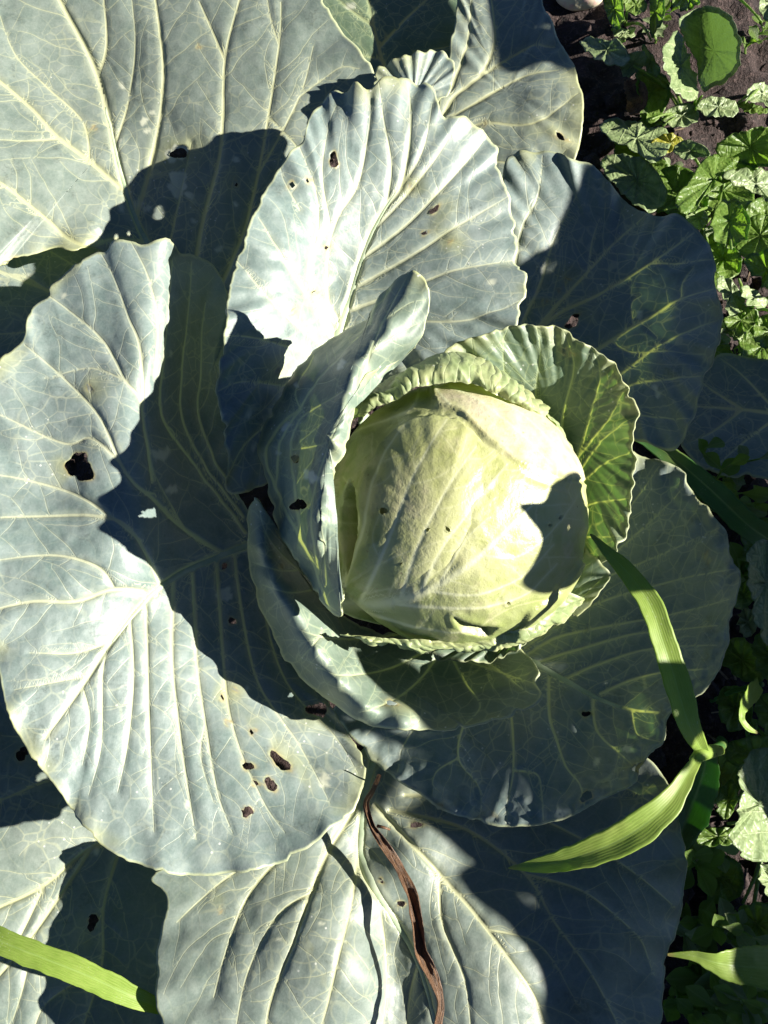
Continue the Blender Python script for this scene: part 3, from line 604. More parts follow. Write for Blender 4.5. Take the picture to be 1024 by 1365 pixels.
# right leaf (upper)
leaf(cab, [(690, 205, .215), (715, 200, .222), (742, 200, .222), (757, 214, .220), (784, 219, .218), (813, 244, .214), (841, 272, .211), (873, 287, .222), (902, 288, .229), (925, 303, .235), (945, 323, .240), (954, 352, .243), (953, 380, .245), (963, 408, .248), (960, 432, .248), (955, 464, .246), (940, 496, .242), (939, 521, .240), (924, 560, .236), (908, 587, .230), (893, 598, .226), (850, 590, .210), (790, 575, .188), (730, 540, .180), (690, 480, .180), (672, 400, .186), (668, 300, .200), (672, 226, .212)],
     [(724, 429, .180), (784, 361, .192), (831, 311, .202), (810, 461, .188), (890, 420, .216), (740, 290, .203), (860, 520, .208), (870, 350, .214)], (815, 410),
     [V([(690, 540), (760, 490), (806, 461), (845, 436), (909, 400), (958, 385)], 4, 1), V([(690, 480), (724, 429), (784, 361), (831, 311), (860, 285)], 3.2, 1), V([(700, 470), (735, 425), (802, 390), (866, 351), (925, 310)], 3, 1),
      V([(790, 525), (831, 496), (887, 457), (955, 425)], 2.4, .9), V([(800, 545), (841, 514), (885, 508), (938, 502)], 2.2, .9), V([(690, 460), (699, 425), (720, 379), (738, 322), (768, 262)], 2.6, .9), V([(680, 400), (695, 308), (717, 262), (724, 205)], 2.4, .9),
      V([(815, 455), (840, 470), (890, 470), (940, 470)], 1.4, .8), V([(820, 565), (860, 555), (920, 560)], 1.6, .8), V([(845, 436), (842, 405), (855, 395)], 1.4, .8), V([(866, 351), (905, 350), (950, 345)], 1.4, .8), V([(909, 400), (910, 375), (925, 355)], 1.2, .7), V([(784, 361), (790, 320), (800, 290)], 1.4, .8)],
     holes=[H_(763, 431, 7, 1.6, -.7), H_(725, 404, 3.5, .8), H_(756, 373, 3), H_(745, 387, 2)], scars=[(853, 421, 5), (874, 518, 4), (878, 527, 4)], rag=.8, wave=.003, wavek=8, puff=1.2, seed=16, gens=1, spacing=30, label='blue-green leaf with bright margin, spread over the weeds')

# right leaf (lower)
leaf(cab, [(838, 602, .205), (856, 606, .207), (880, 612, .209), (910, 630, .212), (921, 652, .220), (943, 678, .226), (956, 694, .230), (969, 710, .234), (974, 738, .237), (988, 765, .240), (986, 796, .239), (979, 830, .236), (970, 860, .233), (958, 899, .230), (926, 935, .227), (897, 960, .227), (888, 988, .228), (868, 1012, .228), (851, 1030, .228), (850, 1043, .228), (830, 1056, .227), (808, 1068, .225), (790, 1073, .223), (770, 1086, .221), (738, 1097, .217), (700, 1102, .209), (660, 1101, .199), (622, 1091, .187), (590, 1079, .177), (568, 1066, .171), (545, 1051, .166), (520, 1031, .162), (498, 1017, .159), (480, 990, .158), (455, 965, .158), (445, 945, .160), (500, 890, .164), (590, 860, .170), (690, 820, .174), (760, 760, .180), (800, 700, .188), (825, 640, .198)],
     [(690, 870, .182), (735, 897, .190), (789, 928, .196), (842, 947, .204), (700, 1000, .206), (850, 830, .196), (900, 760, .210), (600, 990, .179), (780, 1010, .206), (930, 830, .216)], (770, 900),
     [V([(640, 820), (690, 870), (735, 897), (789, 928), (842, 947), (884, 955)], 5, 1.3), V([(731, 900), (733, 954), (743, 985), (754, 1019), (773, 1046), (780, 1075)], 2.6, .9), V([(790, 931), (796, 973), (830, 1008), (853, 1030)], 2.2, .9), V([(684, 880), (678, 925), (682, 962), (684, 1027), (678, 1069), (676, 1098)], 2.4, .9),
      V([(716, 882), (770, 867), (853, 844), (960, 835)], 2.2, .9), V([(754, 905), (800, 885), (869, 865), (955, 860)], 2.2, .9), V([(800, 925), (846, 905), (900, 895), (945, 893)], 2, .9), V([(705, 870), (750, 848), (857, 826), (975, 800)], 2.2, .9), V([(700, 862), (792, 806), (907, 771), (980, 760)], 2.2, .9), V([(720, 835), (789, 779), (884, 737), (960, 703)], 2, .8), V([(780, 770), (860, 700), (915, 650)], 1.8, .8), V([(820, 700), (850, 660), (880, 620)], 1.6, .8),
      V([(684, 1027), (716, 1032), (722, 1060), (724, 1094)], 1.6, .8), V([(670, 890), (625, 950), (610, 1010), (640, 1050), (640, 1090)], 2.2, .8), V([(660, 880), (590, 930), (540, 990), (530, 1030)], 2.2, .8), V([(610, 1010), (580, 1030), (575, 1060)], 1.4, .7), V([(842, 947), (850, 980), (880, 990)], 1.6, .8), V([(640, 870), (540, 930), (490, 980)], 1.8, .8)],
     holes=[H_(782, 1064, 8, .8, .4), H_(852, 1024, 6, 1.6, .2), H_(781, 952, 4, 1.4), H_(588, 1075, 4), H_(660, 1086, 3), H_(940, 740, 3), H_(945, 747, 2.5)], scars=[(837, 998, 6), (796, 1017, 5), (862, 950, 4)], rag=.8, wave=.0025, wavek=9, puff=1.0, blister=.0022, seed=17, gens=1, spacing=30,
     rib=([(600, 790, .160), (640, 825, .170), (690, 868, .183), (735, 897, .191), (789, 928, .197), (830, 944, .202)], .006, .0012), label='blue shaded leaf with glowing yellow veins under the head')

# centre top leaf
leaf(cab, [(443, 121, .288), (462, 124, .290), (478, 118, .292), (491, 124, .292), (506, 111, .294), (538, 103, .292), (562, 106, .290), (579, 124, .287), (585, 148, .284), (598, 157, .282), (626, 159, .279), (647, 171, .276), (662, 189, .266), (664, 214, .262), (668, 238, .258), (683, 278, .253), (692, 313, .250), (689, 342, .249), (698, 368, .248), (700, 400, .247), (692, 432, .249), (650, 475, .240), (590, 500, .234), (520, 520, .222), (450, 560, .215), (390, 620, .215), (345, 650, .220), (305, 656, .232), (300, 600, .250), (292, 520, .270), (297, 450, 0.278), (304, 390, 0.281), (320, 330, 0.284), (345, 270, .288), (370, 226, .285), (404, 180, .287), (416, 150, .287)],
     [(450, 450, .212), (467, 395, .224), (497, 307, .244), (530, 252, .262), (548, 180, .281), (560, 380, .238), (620, 300, .252), (402, 420, 0.247), (370, 480, 0.250), (338, 560, .248), (418, 330, 0.257), (440, 240, .272), (385, 360, 0.268), (640, 400, .248), (345, 390, 0.276), (446, 375, .226)], (470, 360),
     [V([(443, 480), (455, 440), (467, 395), (480, 350), (497, 307), (515, 275), (535, 248), (545, 200), (548, 150), (545, 110)], 6.5, 1), V([(463, 415), (530, 390), (600, 360), (690, 340)], 2.6, .8), V([(470, 385), (540, 345), (610, 300), (680, 262)], 2.6, .8), V([(482, 345), (540, 300), (600, 240), (650, 185)], 2.4, .8), V([(497, 307), (540, 262), (585, 205), (612, 160)], 2.2, .8), V([(515, 275), (522, 220), (512, 160), (505, 115)], 2, .8), V([(525, 262), (562, 205), (576, 140)], 2, .7),
      V([(458, 435), (440, 400), (438, 340), (450, 290), (478, 245), (492, 170), (494, 135)], 2.8, .9), V([(452, 450), (420, 395), (412, 350), (424, 300), (420, 250), (400, 195)], 2.8, .9), V([(446, 455), (412, 396), (376, 345), (345, 290)], 2.6, .9), V([(440, 468), (376, 416), (335, 370), (315, 345)], 2.4, .9), V([(436, 478), (346, 452), (298, 450)], 2.2, .9), V([(430, 495), (392, 513), (326, 508), (294, 520)], 2.2, .9), V([(420, 520), (365, 560), (320, 600), (302, 640)], 2, .8), V([(455, 440), (540, 430), (620, 425), (695, 400)], 2.2, .8), V([(440, 300), (430, 230), (440, 160), (455, 125)], 1.4, .7), V([(400, 280), (380, 240), (375, 222)], 1.2, .7)],
     holes=[H_(445, 214, 9, .75), H_(389, 246, 4), H_(411, 241, 4), H_(579, 279, 4.5, 1.5, -.8), H_(566, 310, 3, 1.3, -.6), H_(547, 248, 3), H_(390, 415, 4, .5), H_(421, 389, 2.5), H_(371, 494, 3), H_(600, 322, 2.5), H_(436, 330, 3)],
     scars=[(392, 248, 3), (413, 310, 3), (655, 375, 4), (367, 445, 4), (327, 507, 3), (330, 553, 4), (338, 595, 3), (375, 545, 2)], rag=1.7, wave=.003, wavek=11, puff=1.3, seed=18, gens=1, spacing=34,
     rib=([(520, 620, .160), (470, 530, .186), (448, 465, .208), (467, 395, .224), (497, 307, .245), (530, 252, .261)], .0075, .0008), label='upright pale leaf with white midrib and ragged top edge')

# big left leaf
leaf(cab, [(222, 320, .262), (206, 326, .262), (190, 331, .263), (172, 324, .263), (154, 325, .263), (143, 335, .263), (130, 336, .263), (118, 346, .263), (90, 361, .264), (65, 381, .265), (58, 396, .265), (40, 414, .266), (32, 452, .266), (8, 476, .267), (-14, 520, .268), (-28, 600, .270), (-34, 700, .271), (-26, 800, .268), (0, 906, .262), (12, 952, .259), (40, 1006, .255), (74, 1050, .250), (106, 1096, .246), (150, 1136, .242), (200, 1159, .239), (250, 1168, .237), (300, 1166, .235), (345, 1160, .233), (400, 1140, .230), (440, 1111, .226), (470, 1086, .221), (484, 1052, .214), (486, 1018, .206), (466, 980, .196), (440, 945, .190), (420, 890, .182), (400, 830, .176), (370, 770, .172), (345, 715, .172), (318, 660, .176), (306, 600, .180), (304, 500, .186), (307, 400, .196), (292, 358, .206), (266, 345, .218), (240, 332, .244)],
     [(215, 400, .262), (207, 480, .261), (197, 580, .258), (190, 690, .254), (194, 760, .242), (240, 480, .226), (236, 580, .216), (240, 660, .212), (260, 390, .224), (100, 640, .256), (100, 500, .262), (120, 800, .250), (60, 900, .257), (190, 810, .230), (240, 766, .212), (290, 742, .192), (150, 1000, .240), (250, 1020, .230), (340, 1040, .224), (280, 900, .214), (340, 900, .203), (390, 980, .206), (420, 1050, .214), (225, 860, .226), (155, 450, .262)], (180, 760),
     [V([(345, 724), (290, 742), (240, 765), (195, 800), (150, 855), (110, 915), (60, 985)], 6, 1.6), V([(193, 789), (152, 785), (102, 802), (41, 802), (-20, 815)], 3.4, 1.4), V([(152, 783), (132, 756), (76, 741), (0, 746)], 2.2, 1), V([(215, 778), (196, 736), (168, 700), (127, 688), (51, 688), (-20, 690)], 2.8, 1.2),
      V([(175, 830), (178, 909), (170, 995), (157, 1056)], 2, .8), V([(196, 810), (198, 924), (203, 1056), (206, 1110)], 2.4, .8), V([(234, 770), (231, 883), (241, 985), (254, 1071), (262, 1120)], 3, .9), V([(259, 758), (264, 883), (274, 964), (290, 1056), (310, 1110)], 2.8, .9), V([(290, 745), (300, 898), (315, 985), (350, 1066), (380, 1110)], 2.6, .9), V([(312, 738), (340, 898), (401, 995), (440, 1070)], 2.2, .8), V([(335, 735), (376, 898), (447, 980), (478, 1030)], 2, .8),
      V([(145, 862), (137, 898), (135, 995), (118, 1060)], 1.6, .7), V([(110, 915), (120, 960), (110, 1020)], 1.4, .7), V([(274, 964), (268, 1010), (285, 1070)], 1.4, .7),
      V([(300, 738), (250, 705), (205, 665), (180, 644), (160, 616), (131, 554), (82, 501), (33, 460)], 3.2, 1), V([(205, 640), (197, 566), (189, 530), (166, 505), (139, 456), (94, 415), (61, 390)], 2.6, 1), V([(194, 545), (187, 464), (172, 423), (152, 370), (135, 338)], 2.2, .9), V([(206, 500), (209, 423), (197, 370), (176, 325)], 2, .8), V([(160, 616), (122, 584), (86, 591), (8, 558), (-20, 550)], 2, .9), V([(190, 722), (156, 694), (102, 660), (40, 640), (-20, 630)], 2.4, 1),
      V([(328, 710), (266, 624), (221, 554), (217, 476), (225, 407), (230, 345)], 2.2, .9), V([(324, 690), (254, 579), (242, 497), (250, 423), (254, 349)], 2, .8), V([(318, 665), (270, 566), (268, 497), (275, 402)], 2, .8), V([(250, 705), (215, 650), (205, 620)], 1.5, .8), V([(150, 855), (100, 870), (40, 870)], 2, .9), V([(120, 900), (70, 910), (20, 920)], 1.6, .8), V([(166, 505), (120, 490), (60, 505)], 1.4, .8)],
     holes=[H_(108, 623, 19, .9, .6), H_(119, 517, 3.5, 1, 0), H_(422, 947, 8, 1.5, 0), H_(309, 829, 6, .7, -.4), H_(296, 930, 5, .5, .2), H_(304, 963, 4), H_(336, 976, 4), H_(373, 1016, 8, 1.9, .85), H_(330, 1021, 5, 1.5, .5), H_(340, 1044, 4), H_(360, 1047, 7, 1.3, 1.0), H_(330, 1082, 7, .9), H_(299, 755, 4, 1), H_(314, 920, 2.5)],
     scars=[(298, 791, 8), (304, 797, 5), (215, 606, 8), (228, 653, 6), (224, 471, 3), (250, 1072, 4), (432, 1040, 8), (330, 918, 3), (84, 393, 3), (225, 600, 4)], rag=1.1, wave=.0026, wavek=9, puff=1.25, step=4.2, seed=19, gens=1, spacing=34,
     rib=([(520, 735, .148), (430, 720, .160), (345, 724, .173), (290, 742, .192), (240, 766, .212), (194, 802, .232), (150, 855, .244)], .0085, .001), label='largest leaf, silvery with pale ribs and a big hole')

# bottom-left leaf
leaf(cab, [(-120, 960, .132), (0, 900, .132), (120, 920, .124), (240, 1000, .090), (330, 1100, .100), (330, 1220, .090), (300, 1330, .088), (250, 1420, .090), (100, 1480, .100), (-60, 1470, .090), (-150, 1300, .132), (-160, 1100, .140)], [(60, 1150, .124), (120, 1250, .104), (30, 1320, .118), (150, 1050, .118)], (70, 1200),
     [V([(330, 1060), (220, 1090), (122, 1130), (60, 1180), (0, 1210), (-100, 1250)], 3.6, 1.6), V([(220, 1090), (130, 1035), (66, 1040), (0, 1066), (-80, 1080)], 2.6, 1.2), V([(122, 1130), (90, 1180), (46, 1244), (0, 1300), (-60, 1360)], 2.6, 1.2), V([(170, 1105), (140, 1200), (135, 1290), (100, 1400)], 2.4, 1.1), V([(60, 1180), (20, 1260), (-20, 1300)], 1.6, .9), V([(135, 1290), (60, 1340), (40, 1400)], 1.6, .9), V([(46, 1244), (30, 1320), (10, 1380)], 1.4, .8), V([(130, 1035), (60, 990), (0, 980)], 1.8, .8)],
     holes=[H_(30, 1005, 9, .8, .5), H_(124, 1228, 10, .7, .3)], scars=[(126, 1133, 6), (40, 990, 3)], seed=20, gens=1, spacing=34, mat=M_OLD, rag=.8, puff=1.6, wave=.003, step=4.6, label='low leaf under the largest leaf, half in its shade')

# bottom leaf
leaf(cab, [(205, 1166, .166), (214, 1186, .167), (223, 1206, .167), (211, 1250, .168), (208, 1290, .168), (214, 1345, .168), (235, 1420, .165), (330, 1500, .158), (520, 1520, .150), (720, 1500, .150), (850, 1440, .155), (878, 1370, .178), (880, 1330, .182), (888, 1290, .184), (891, 1265, .186), (909, 1222, .190), (913, 1180, .190), (914, 1148, .189), (908, 1105, .186), (900, 1060, .180), (860, 1010, .158), (780, 980, .150), (680, 960, .142), (580, 950, .138), (510, 970, .138), (460, 1030, .142), (390, 1090, .152), (290, 1140, .160)],
     [(484, 1080, .138), (484, 1150, .139), (523, 1224, .146), (557, 1283, .149), (572, 1340, .150), (350, 1250, .172), (440, 1200, .168), (480, 1260, .168), (492, 1300, .165), (470, 1180, .160), (508, 1250, .143), (518, 1300, .140), (530, 1345, .139), (543, 1305, .142), (300, 1350, .170), (440, 1350, .166), (586, 1165, .146), (640, 1260, .158), (690, 1320, .160), (715, 1330, .150), (600, 1240, .154), (650, 1200, .146), (800, 1250, .152), (800, 1120, .154), (740, 1180, .150), (540, 1140, .150), (530, 1180, .150)], (560, 1200),
     [V([(500, 1000), (484, 1080), (482, 1150), (505, 1195), (528, 1228), (557, 1283), (580, 1365), (590, 1430)], 6, 2), V([(499, 1073), (586, 1165), (650, 1239), (713, 1331), (740, 1420)], 3.4, 1.4), V([(475, 1075), (440, 1130), (415, 1190), (390, 1260), (360, 1340), (350, 1420)], 3.4, 1.2), V([(480, 1060), (400, 1120), (340, 1180), (310, 1240), (285, 1330)], 2.8, 1), V([(470, 1050), (360, 1130), (290, 1180), (235, 1230)], 2.4, .9), V([(478, 1120), (470, 1200), (445, 1300), (420, 1400)], 2.6, 1),
      V([(520, 1080), (620, 1105), (700, 1165), (740, 1230), (790, 1300), (830, 1380)], 2.6, 1), V([(540, 1060), (650, 1065), (760, 1110), (840, 1160), (900, 1210)], 2.4, .9), V([(560, 1030), (700, 1020), (820, 1045), (900, 1090)], 2, .9), V([(586, 1165), (590, 1230), (620, 1310), (630, 1400)], 2, .9), V([(505, 1195), (515, 1280), (510, 1365)], 2, 1), V([(650, 1239), (720, 1260), (770, 1340)], 1.6, .8), V([(700, 1165), (780, 1190), (850, 1250), (870, 1300)], 1.8, .8), V([(415, 1190), (370, 1220), (330, 1300), (310, 1400)], 1.6, .8), V([(557, 1283), (545, 1330), (540, 1400)], 1.6, .9)],
     holes=[H_(294, 1213, 4, .5, .1), H_(464, 1150, 3, .6), H_(508, 1175, 3), H_(535, 1204, 4.5), H_(555, 1100, 4, 1.8, 0)], scars=[(400, 1240, 4), (428, 1232, 3), (372, 1252, 3)], rag=.9, wave=.003, wavek=9, puff=1.25, seed=21, gens=1, spacing=34, mat=M_OLD,
     rib=([(570, 880, .120), (520, 970, .130), (490, 1045, .138), (483, 1110, .141), (486, 1155, .143), (520, 1215, .148), (557, 1283, .150), (580, 1365, .152)], .0062, .0016), label='wide lower leaf, sunlit on one side, white midrib')

# inner leaves
leaf(cab, [(588, 474, .296), (610, 456, .300), (640, 446, .303), (680, 434, .304), (720, 433, .304), (752, 440, .302), (790, 462, .299), (820, 486, .296), (836, 512, .292), (850, 546, .288), (848, 580, .284), (846, 622, .278), (841, 680, .270), (830, 722, .262), (815, 742, .256), (770, 760, .230), (720, 720, .215), (680, 640, .215), (640, 560, .235), (600, 510, .268)],
     [(740, 520, .268), (700, 490, .280), (800, 600, .256), (780, 680, .244), (760, 560, .256), (650, 480, .288)], (745, 575),
     [V([(700, 760), (740, 680), (765, 620), (785, 560), (800, 500), (790, 462)], 3.4, .9), V([(745, 670), (800, 620), (846, 600)], 2, .8), V([(752, 655), (800, 590), (848, 555)], 2, .8), V([(768, 610), (810, 560), (835, 515)], 2, .8), V([(740, 690), (790, 670), (842, 665)], 2, .8), V([(755, 640), (750, 560), (765, 490), (752, 442)], 2.4, .8), V([(740, 620), (715, 540), (720, 470), (715, 435)], 2.2, .8), V([(720, 590), (680, 520), (670, 470), (678, 436)], 2, .8), V([(690, 560), (640, 500), (628, 450)], 1.8, .7), V([(735, 710), (780, 715), (828, 715)], 1.6, .8)],
     holes=[H_(752, 468, 3.5), H_(762, 472, 3)], rag=1.0, wave=.0022, wavek=12, puff=.9, blister=.0016, seed=22, step=3.4, mat=M_INNER, label='rounded dark green leaf cupping the far side of the head')
leaf(cab, [(340, 664, .262), (357, 690, .256), (375, 720, .236), (410, 770, .212), (470, 830, .200), (560, 850, .195), (650, 850, .195), (700, 870, .206), (720, 896, .246), (712, 906, .250), (722, 925, .260), (704, 944, .257), (660, 960, .249), (610, 969, .243), (550, 974, .238), (492, 964, .232), (442, 938, .226), (402, 902, .222), (366, 848, .220), (342, 792, .222), (332, 740, .230), (332, 690, .248)],
     [(350, 690, .262), (348, 730, .262), (364, 775, .263), (392, 815, .264), (424, 865, .264), (452, 908, .262), (488, 942, .257), (540, 965, .250), (452, 862, .232), (490, 892, .216), (418, 800, .232), (600, 910, .205), (680, 910, .236), (540, 870, .200), (372, 740, .240), (500, 930, .236), (600, 950, .232)], (480, 880),
     [V([(560, 840), (500, 850), (440, 850), (400, 840)], 2.2, .9), V([(580, 860), (520, 890), (460, 900), (420, 890)], 2, .9), V([(590, 865), (560, 905), (520, 935), (480, 950)], 2, .9), V([(600, 870), (620, 910), (640, 940), (620, 965)], 2, .9), V([(610, 865), (660, 890), (700, 920), (715, 925)], 1.8, .8), V([(540, 835), (470, 810), (410, 770), (360, 720), (345, 680)], 2, .9), V([(430, 845), (400, 880)], 1.5, .8), V([(440, 780), (390, 790), (350, 780)], 1.6, .8), V([(620, 880), (680, 900), (715, 910)], 1.5, .8), V([(530, 930), (560, 955), (550, 970)], 1.2, .7), V([(400, 760), (370, 760), (338, 750)], 1.4, .8)],
     holes=[H_(522, 937, 4, 1.6), H_(375, 755, 3)], rag=1.0, wave=.0007, wavek=7, puff=.7, bumps=.25, seed=23, step=3.2, mat=M_CUP, thick=.0011, label='cupped leaf below the head with rolled pale rim')
leaf(cab, [(549, 360, 0.354), (566, 372, 0.352), (573, 392, 0.348), (569, 421, 0.342), (556, 457, 0.334), (522, 484, .322), (490, 497, .332), (477, 533, .337), (465, 584, .339), (446, 630, .339), (437, 680, .342), (432, 720, .328), (440, 757, .299), (457, 800, .289), (453, 823, .279), (430, 802, .268), (402, 757, .254), (371, 702, .242), (356, 645, .238), (347, 604, .240), (355, 564, 0.242), (380, 518, 0.248), (417, 472, 0.258), (458, 442, 0.268), (490, 427, 0.292), (508, 396, 0.326), (530, 371, 0.345)],
     [(490, 458, .344), (505, 425, .342), (472, 500, .350), (457, 540, .355), (441, 584, .356), (423, 640, .354), (415, 690, .350), (418, 730, .333), (410, 560, .294), (385, 620, .270), (395, 690, .276), (530, 430, 0.344), (430, 520, .308)], (437, 580),
     [V([(440, 815), (420, 760), (390, 700), (366, 650), (354, 610), (372, 570), (400, 545)], 1.6, 2.4), V([(400, 720), (392, 650), (388, 600), (400, 560), (420, 545), (460, 520)], 2.2, .9), V([(366, 650), (375, 590), (400, 545), (430, 500), (478, 450)], 2, .9), V([(425, 765), (415, 700), (420, 650), (440, 590), (462, 540)], 1.8, .8), V([(388, 600), (420, 595), (450, 585)], 1.5, .8), V([(480, 510), (500, 455), (525, 400), (545, 365)], 1.8, .7), V([(495, 470), (530, 445), (560, 430)], 1.3, .7), V([(510, 430), (545, 405), (568, 400)], 1.2, .7), V([(435, 780), (432, 730), (428, 700)], 1.4, .8), V([(400, 545), (395, 520), (420, 475)], 1.4, .8), V([(375, 690), (370, 660)], 1.2, .8), V([(470, 545), (462, 560), (470, 570)], 1, .7)],
     holes=[H_(399, 673, 7, 1.5, .2), H_(395, 612, 5, 1.3, -.3)], scars=[(456, 487, 6), (381, 569, 5), (396, 514, 3), (372, 604, 3), (384, 566, 4), (415, 635, 8)], rag=1.0, wave=.0008, wavek=9, puff=.7, bumps=.3, seed=24, step=3.0, mat=M_CUP, thick=.001, label='narrow upright leaf beside the head with folded silver edge')

# strips: frilled wrapper margins round the head
def strip(rows, mat, parent, name='leaf', nu=None, across=16, amp=.0018, per=15.0, seed=1, label=None, origin=ORG):
    rw = [resample(catmull(np.array(r, float), 12), nu)[0] for r in rows]
    A = np.stack(rw, 0)                                         # k x nu x 3
    k = len(rows); flat = catmull(A.reshape(k, -1), across)      # smooth across
    n = len(flat); A = flat.reshape(n, nu, 3)
    X = at(A[..., 0], A[..., 1], A[..., 2])
    dr = np.gradient(X, axis=0); ds = np.gradient(X, axis=1); nn = np.cross(ds, dr); nn /= np.linalg.norm(nn, axis=-1, keepdims=True) + 1e-12
    nn *= np.sign((nn * (CAM - X)).sum(-1).mean())
    L = np.linalg.norm(np.diff(A[n // 2, :, :2], axis=0), axis=1).sum()
    s = np.linspace(0, L, nu)[None, :] * np.ones((n, 1)); t = np.linspace(0, 1, n)[:, None] * np.ones((1, nu))
    A[..., 1] += (3 + 8.0 * t) * fbm(s / 30, t * 1.2 + seed, seed + 1, 4); A[..., 0] += 5.0 * fbm(s / 24, t * 2, seed + 2, 3)
    X = at(A[..., 0], A[..., 1], A[..., 2])
    sw = s + 34 * fbm(s / 50, t * 1.2 + seed, seed, 3)
    ph = (sw / per) % 1.0
    disp = amp * 1.3 * (np.sin(math.pi * ph) ** 0.7 - 0.5) * np.clip(.35 + 1.6 * fbm(s / 55, t * 1.5, seed + 9, 2), 0, 1) + amp * 4.5 * fbm(s / 34, t * 1.6, seed + 3, 4)
    X = X + nn * disp[..., None]
    d = np.minimum(ph, 1 - ph) * per; sg = np.where(ph < .5, ph, ph - 1) * per
    W_ = L / n if n else 1
    edge = np.minimum(t, 1 - t) * 40 + 0.5
    at_ = {'vn': np.stack([sg.ravel(), np.zeros(n * nu), d.ravel()], -1), 'vw': np.full(n * nu, .8), 'tone': np.clip(.5 + fbm(s / 30, t * 3, seed + 7, 3), 0, 1).ravel(), 'edge': edge.ravel(), 'scar': np.zeros(n * nu)}
    ob = new_mesh(name, X.reshape(-1, 3), grid_quads(n, nu), mat, parent, attrs=at_, origin=origin)
    if label: ob['label'] = label
    return ob
strip([[(462, 572, .262), (482, 528, .268), (520, 505, .272), (556, 484, .276), (592, 472, .278), (632, 474, .278), (672, 494, .276), (708, 520, .272), (732, 545, .262)],
       [(466, 562, .296), (484, 530, .308), (520, 509, .312), (556, 489, .318), (592, 477, .320), (632, 479, .320), (670, 498, .318), (706, 524, .314), (730, 548, .298)],
       [(470, 560, .304), (486, 540, .318), (521, 520, .326), (557, 502, .331), (592, 492, .334), (630, 494, .334), (664, 510, .332), (702, 532, .325), (727, 553, .306)],
       [(473, 561, .302), (489, 552, .314), (523, 537, .323), (559, 521, .329), (594, 514, .332), (626, 510, .332), (656, 521, .330), (696, 540, .322), (722, 556, .304)]],
      M_FRILL, cab, nu=260, across=12, amp=.0010, seed=31, label='pale crinkled wrapper edge curling over the head')
strip([[(722, 545, .268), (742, 566, .266), (758, 590, .262), (766, 612, .258)], [(726, 548, .292), (746, 568, .292), (762, 592, .288), (768, 612, .276)], [(722, 552, .300), (738, 572, .300), (752, 594, .296), (762, 614, .284)]],
      M_FRILL, cab, nu=90, across=10, amp=.0009, per=11, seed=32)
strip([[(455, 842, .262), (500, 848, .262), (560, 852, .262), (620, 852, .262), (680, 842, .262), (720, 822, .262), (760, 790, .262)],
       [(457, 846, .262), (500, 856, .262), (560, 864, .262), (622, 867, .262), (690, 855, .260), (735, 832, .258), (775, 795, .256)],
       [(462, 850, .252), (500, 861, .252), (560, 870, .252), (622, 875, .250), (690, 862, .248), (738, 838, .246), (780, 800, .246)]],
      M_FRILL, cab, nu=220, across=10, amp=.0010, seed=33, label='frayed green wrapper edge under the head')
leaf(cab, [(560, 868, .222), (640, 882, .224), (690, 870, .230), (705, 852, .240), (740, 836, .244), (772, 818, .246), (798, 794, .248), (811, 772, .250), (806, 758, .250), (790, 735, .246), (760, 720, .225), (680, 780, .205), (600, 820, .205)], [(740, 790, .236), (690, 840, .228)], (705, 815),
     [V([(640, 800), (700, 820), (770, 800), (805, 765)], 2, .8), V([(690, 815), (740, 780), (790, 750)], 1.5, .7), V([(680, 815), (720, 835), (760, 820)], 1.5, .7), V([(650, 810), (640, 850), (650, 875)], 1.5, .7)], rag=1.6, seed=34, step=3, mat=M_INNER, puff=.7, wave=.0015)


rng = random.Random(77); VV = []; QQ = []; off = 0
for k in range(260):                                    # straw and root bits
    x = rng.uniform(.14, .75); y = rng.uniform(.05, .85); a = rng.uniform(0, 6.28); L = rng.uniform(.006, .028); w = rng.uniform(.0005, .0012)
    z = float(soil_z(np.array(x), np.array(y))) + .004; dx, dy = math.cos(a) * L / 2, math.sin(a) * L / 2; nx, ny = -math.sin(a) * w, math.cos(a) * w; tl = rng.uniform(-.3, .3) * L
    v = [(x - dx - nx, y - dy - ny, z - tl), (x + dx - nx * .6, y + dy - ny * .6, z + tl), (x + dx + nx * .6, y + dy + ny * .6, z + tl), (x - dx + nx, y - dy + ny, z - tl)]
    VV += v + [(p[0], p[1], p[2] + w * 1.6) for p in v]; QQ += [[off + q for q in f] for f in ((0, 3, 2, 1), (4, 5, 6, 7), (0, 1, 5, 4), (1, 2, 6, 5), (2, 3, 7, 6), (3, 0, 4, 7))]; off += 8
def straw_mat():
    s = NT('straw'); tc = s.n('ShaderNodeTexCoord').outputs['Object']; p = s.n('ShaderNodeBsdfPrincipled')
    s.put(p.inputs['Base Color'], s.mix(s.ramp(s.noise(tc, 45, 2)[0], .4, .6), (0.10, 0.06, 0.035), (0.30, 0.23, 0.14))); p.inputs['Roughness'].default_value = .7
    s.t.links.new(p.outputs[0], s.out.inputs[0]); return s.m
lt = new_mesh('straw_litter', np.array(VV), np.array(QQ), straw_mat(), smooth=False); lt['kind'] = 'stuff'
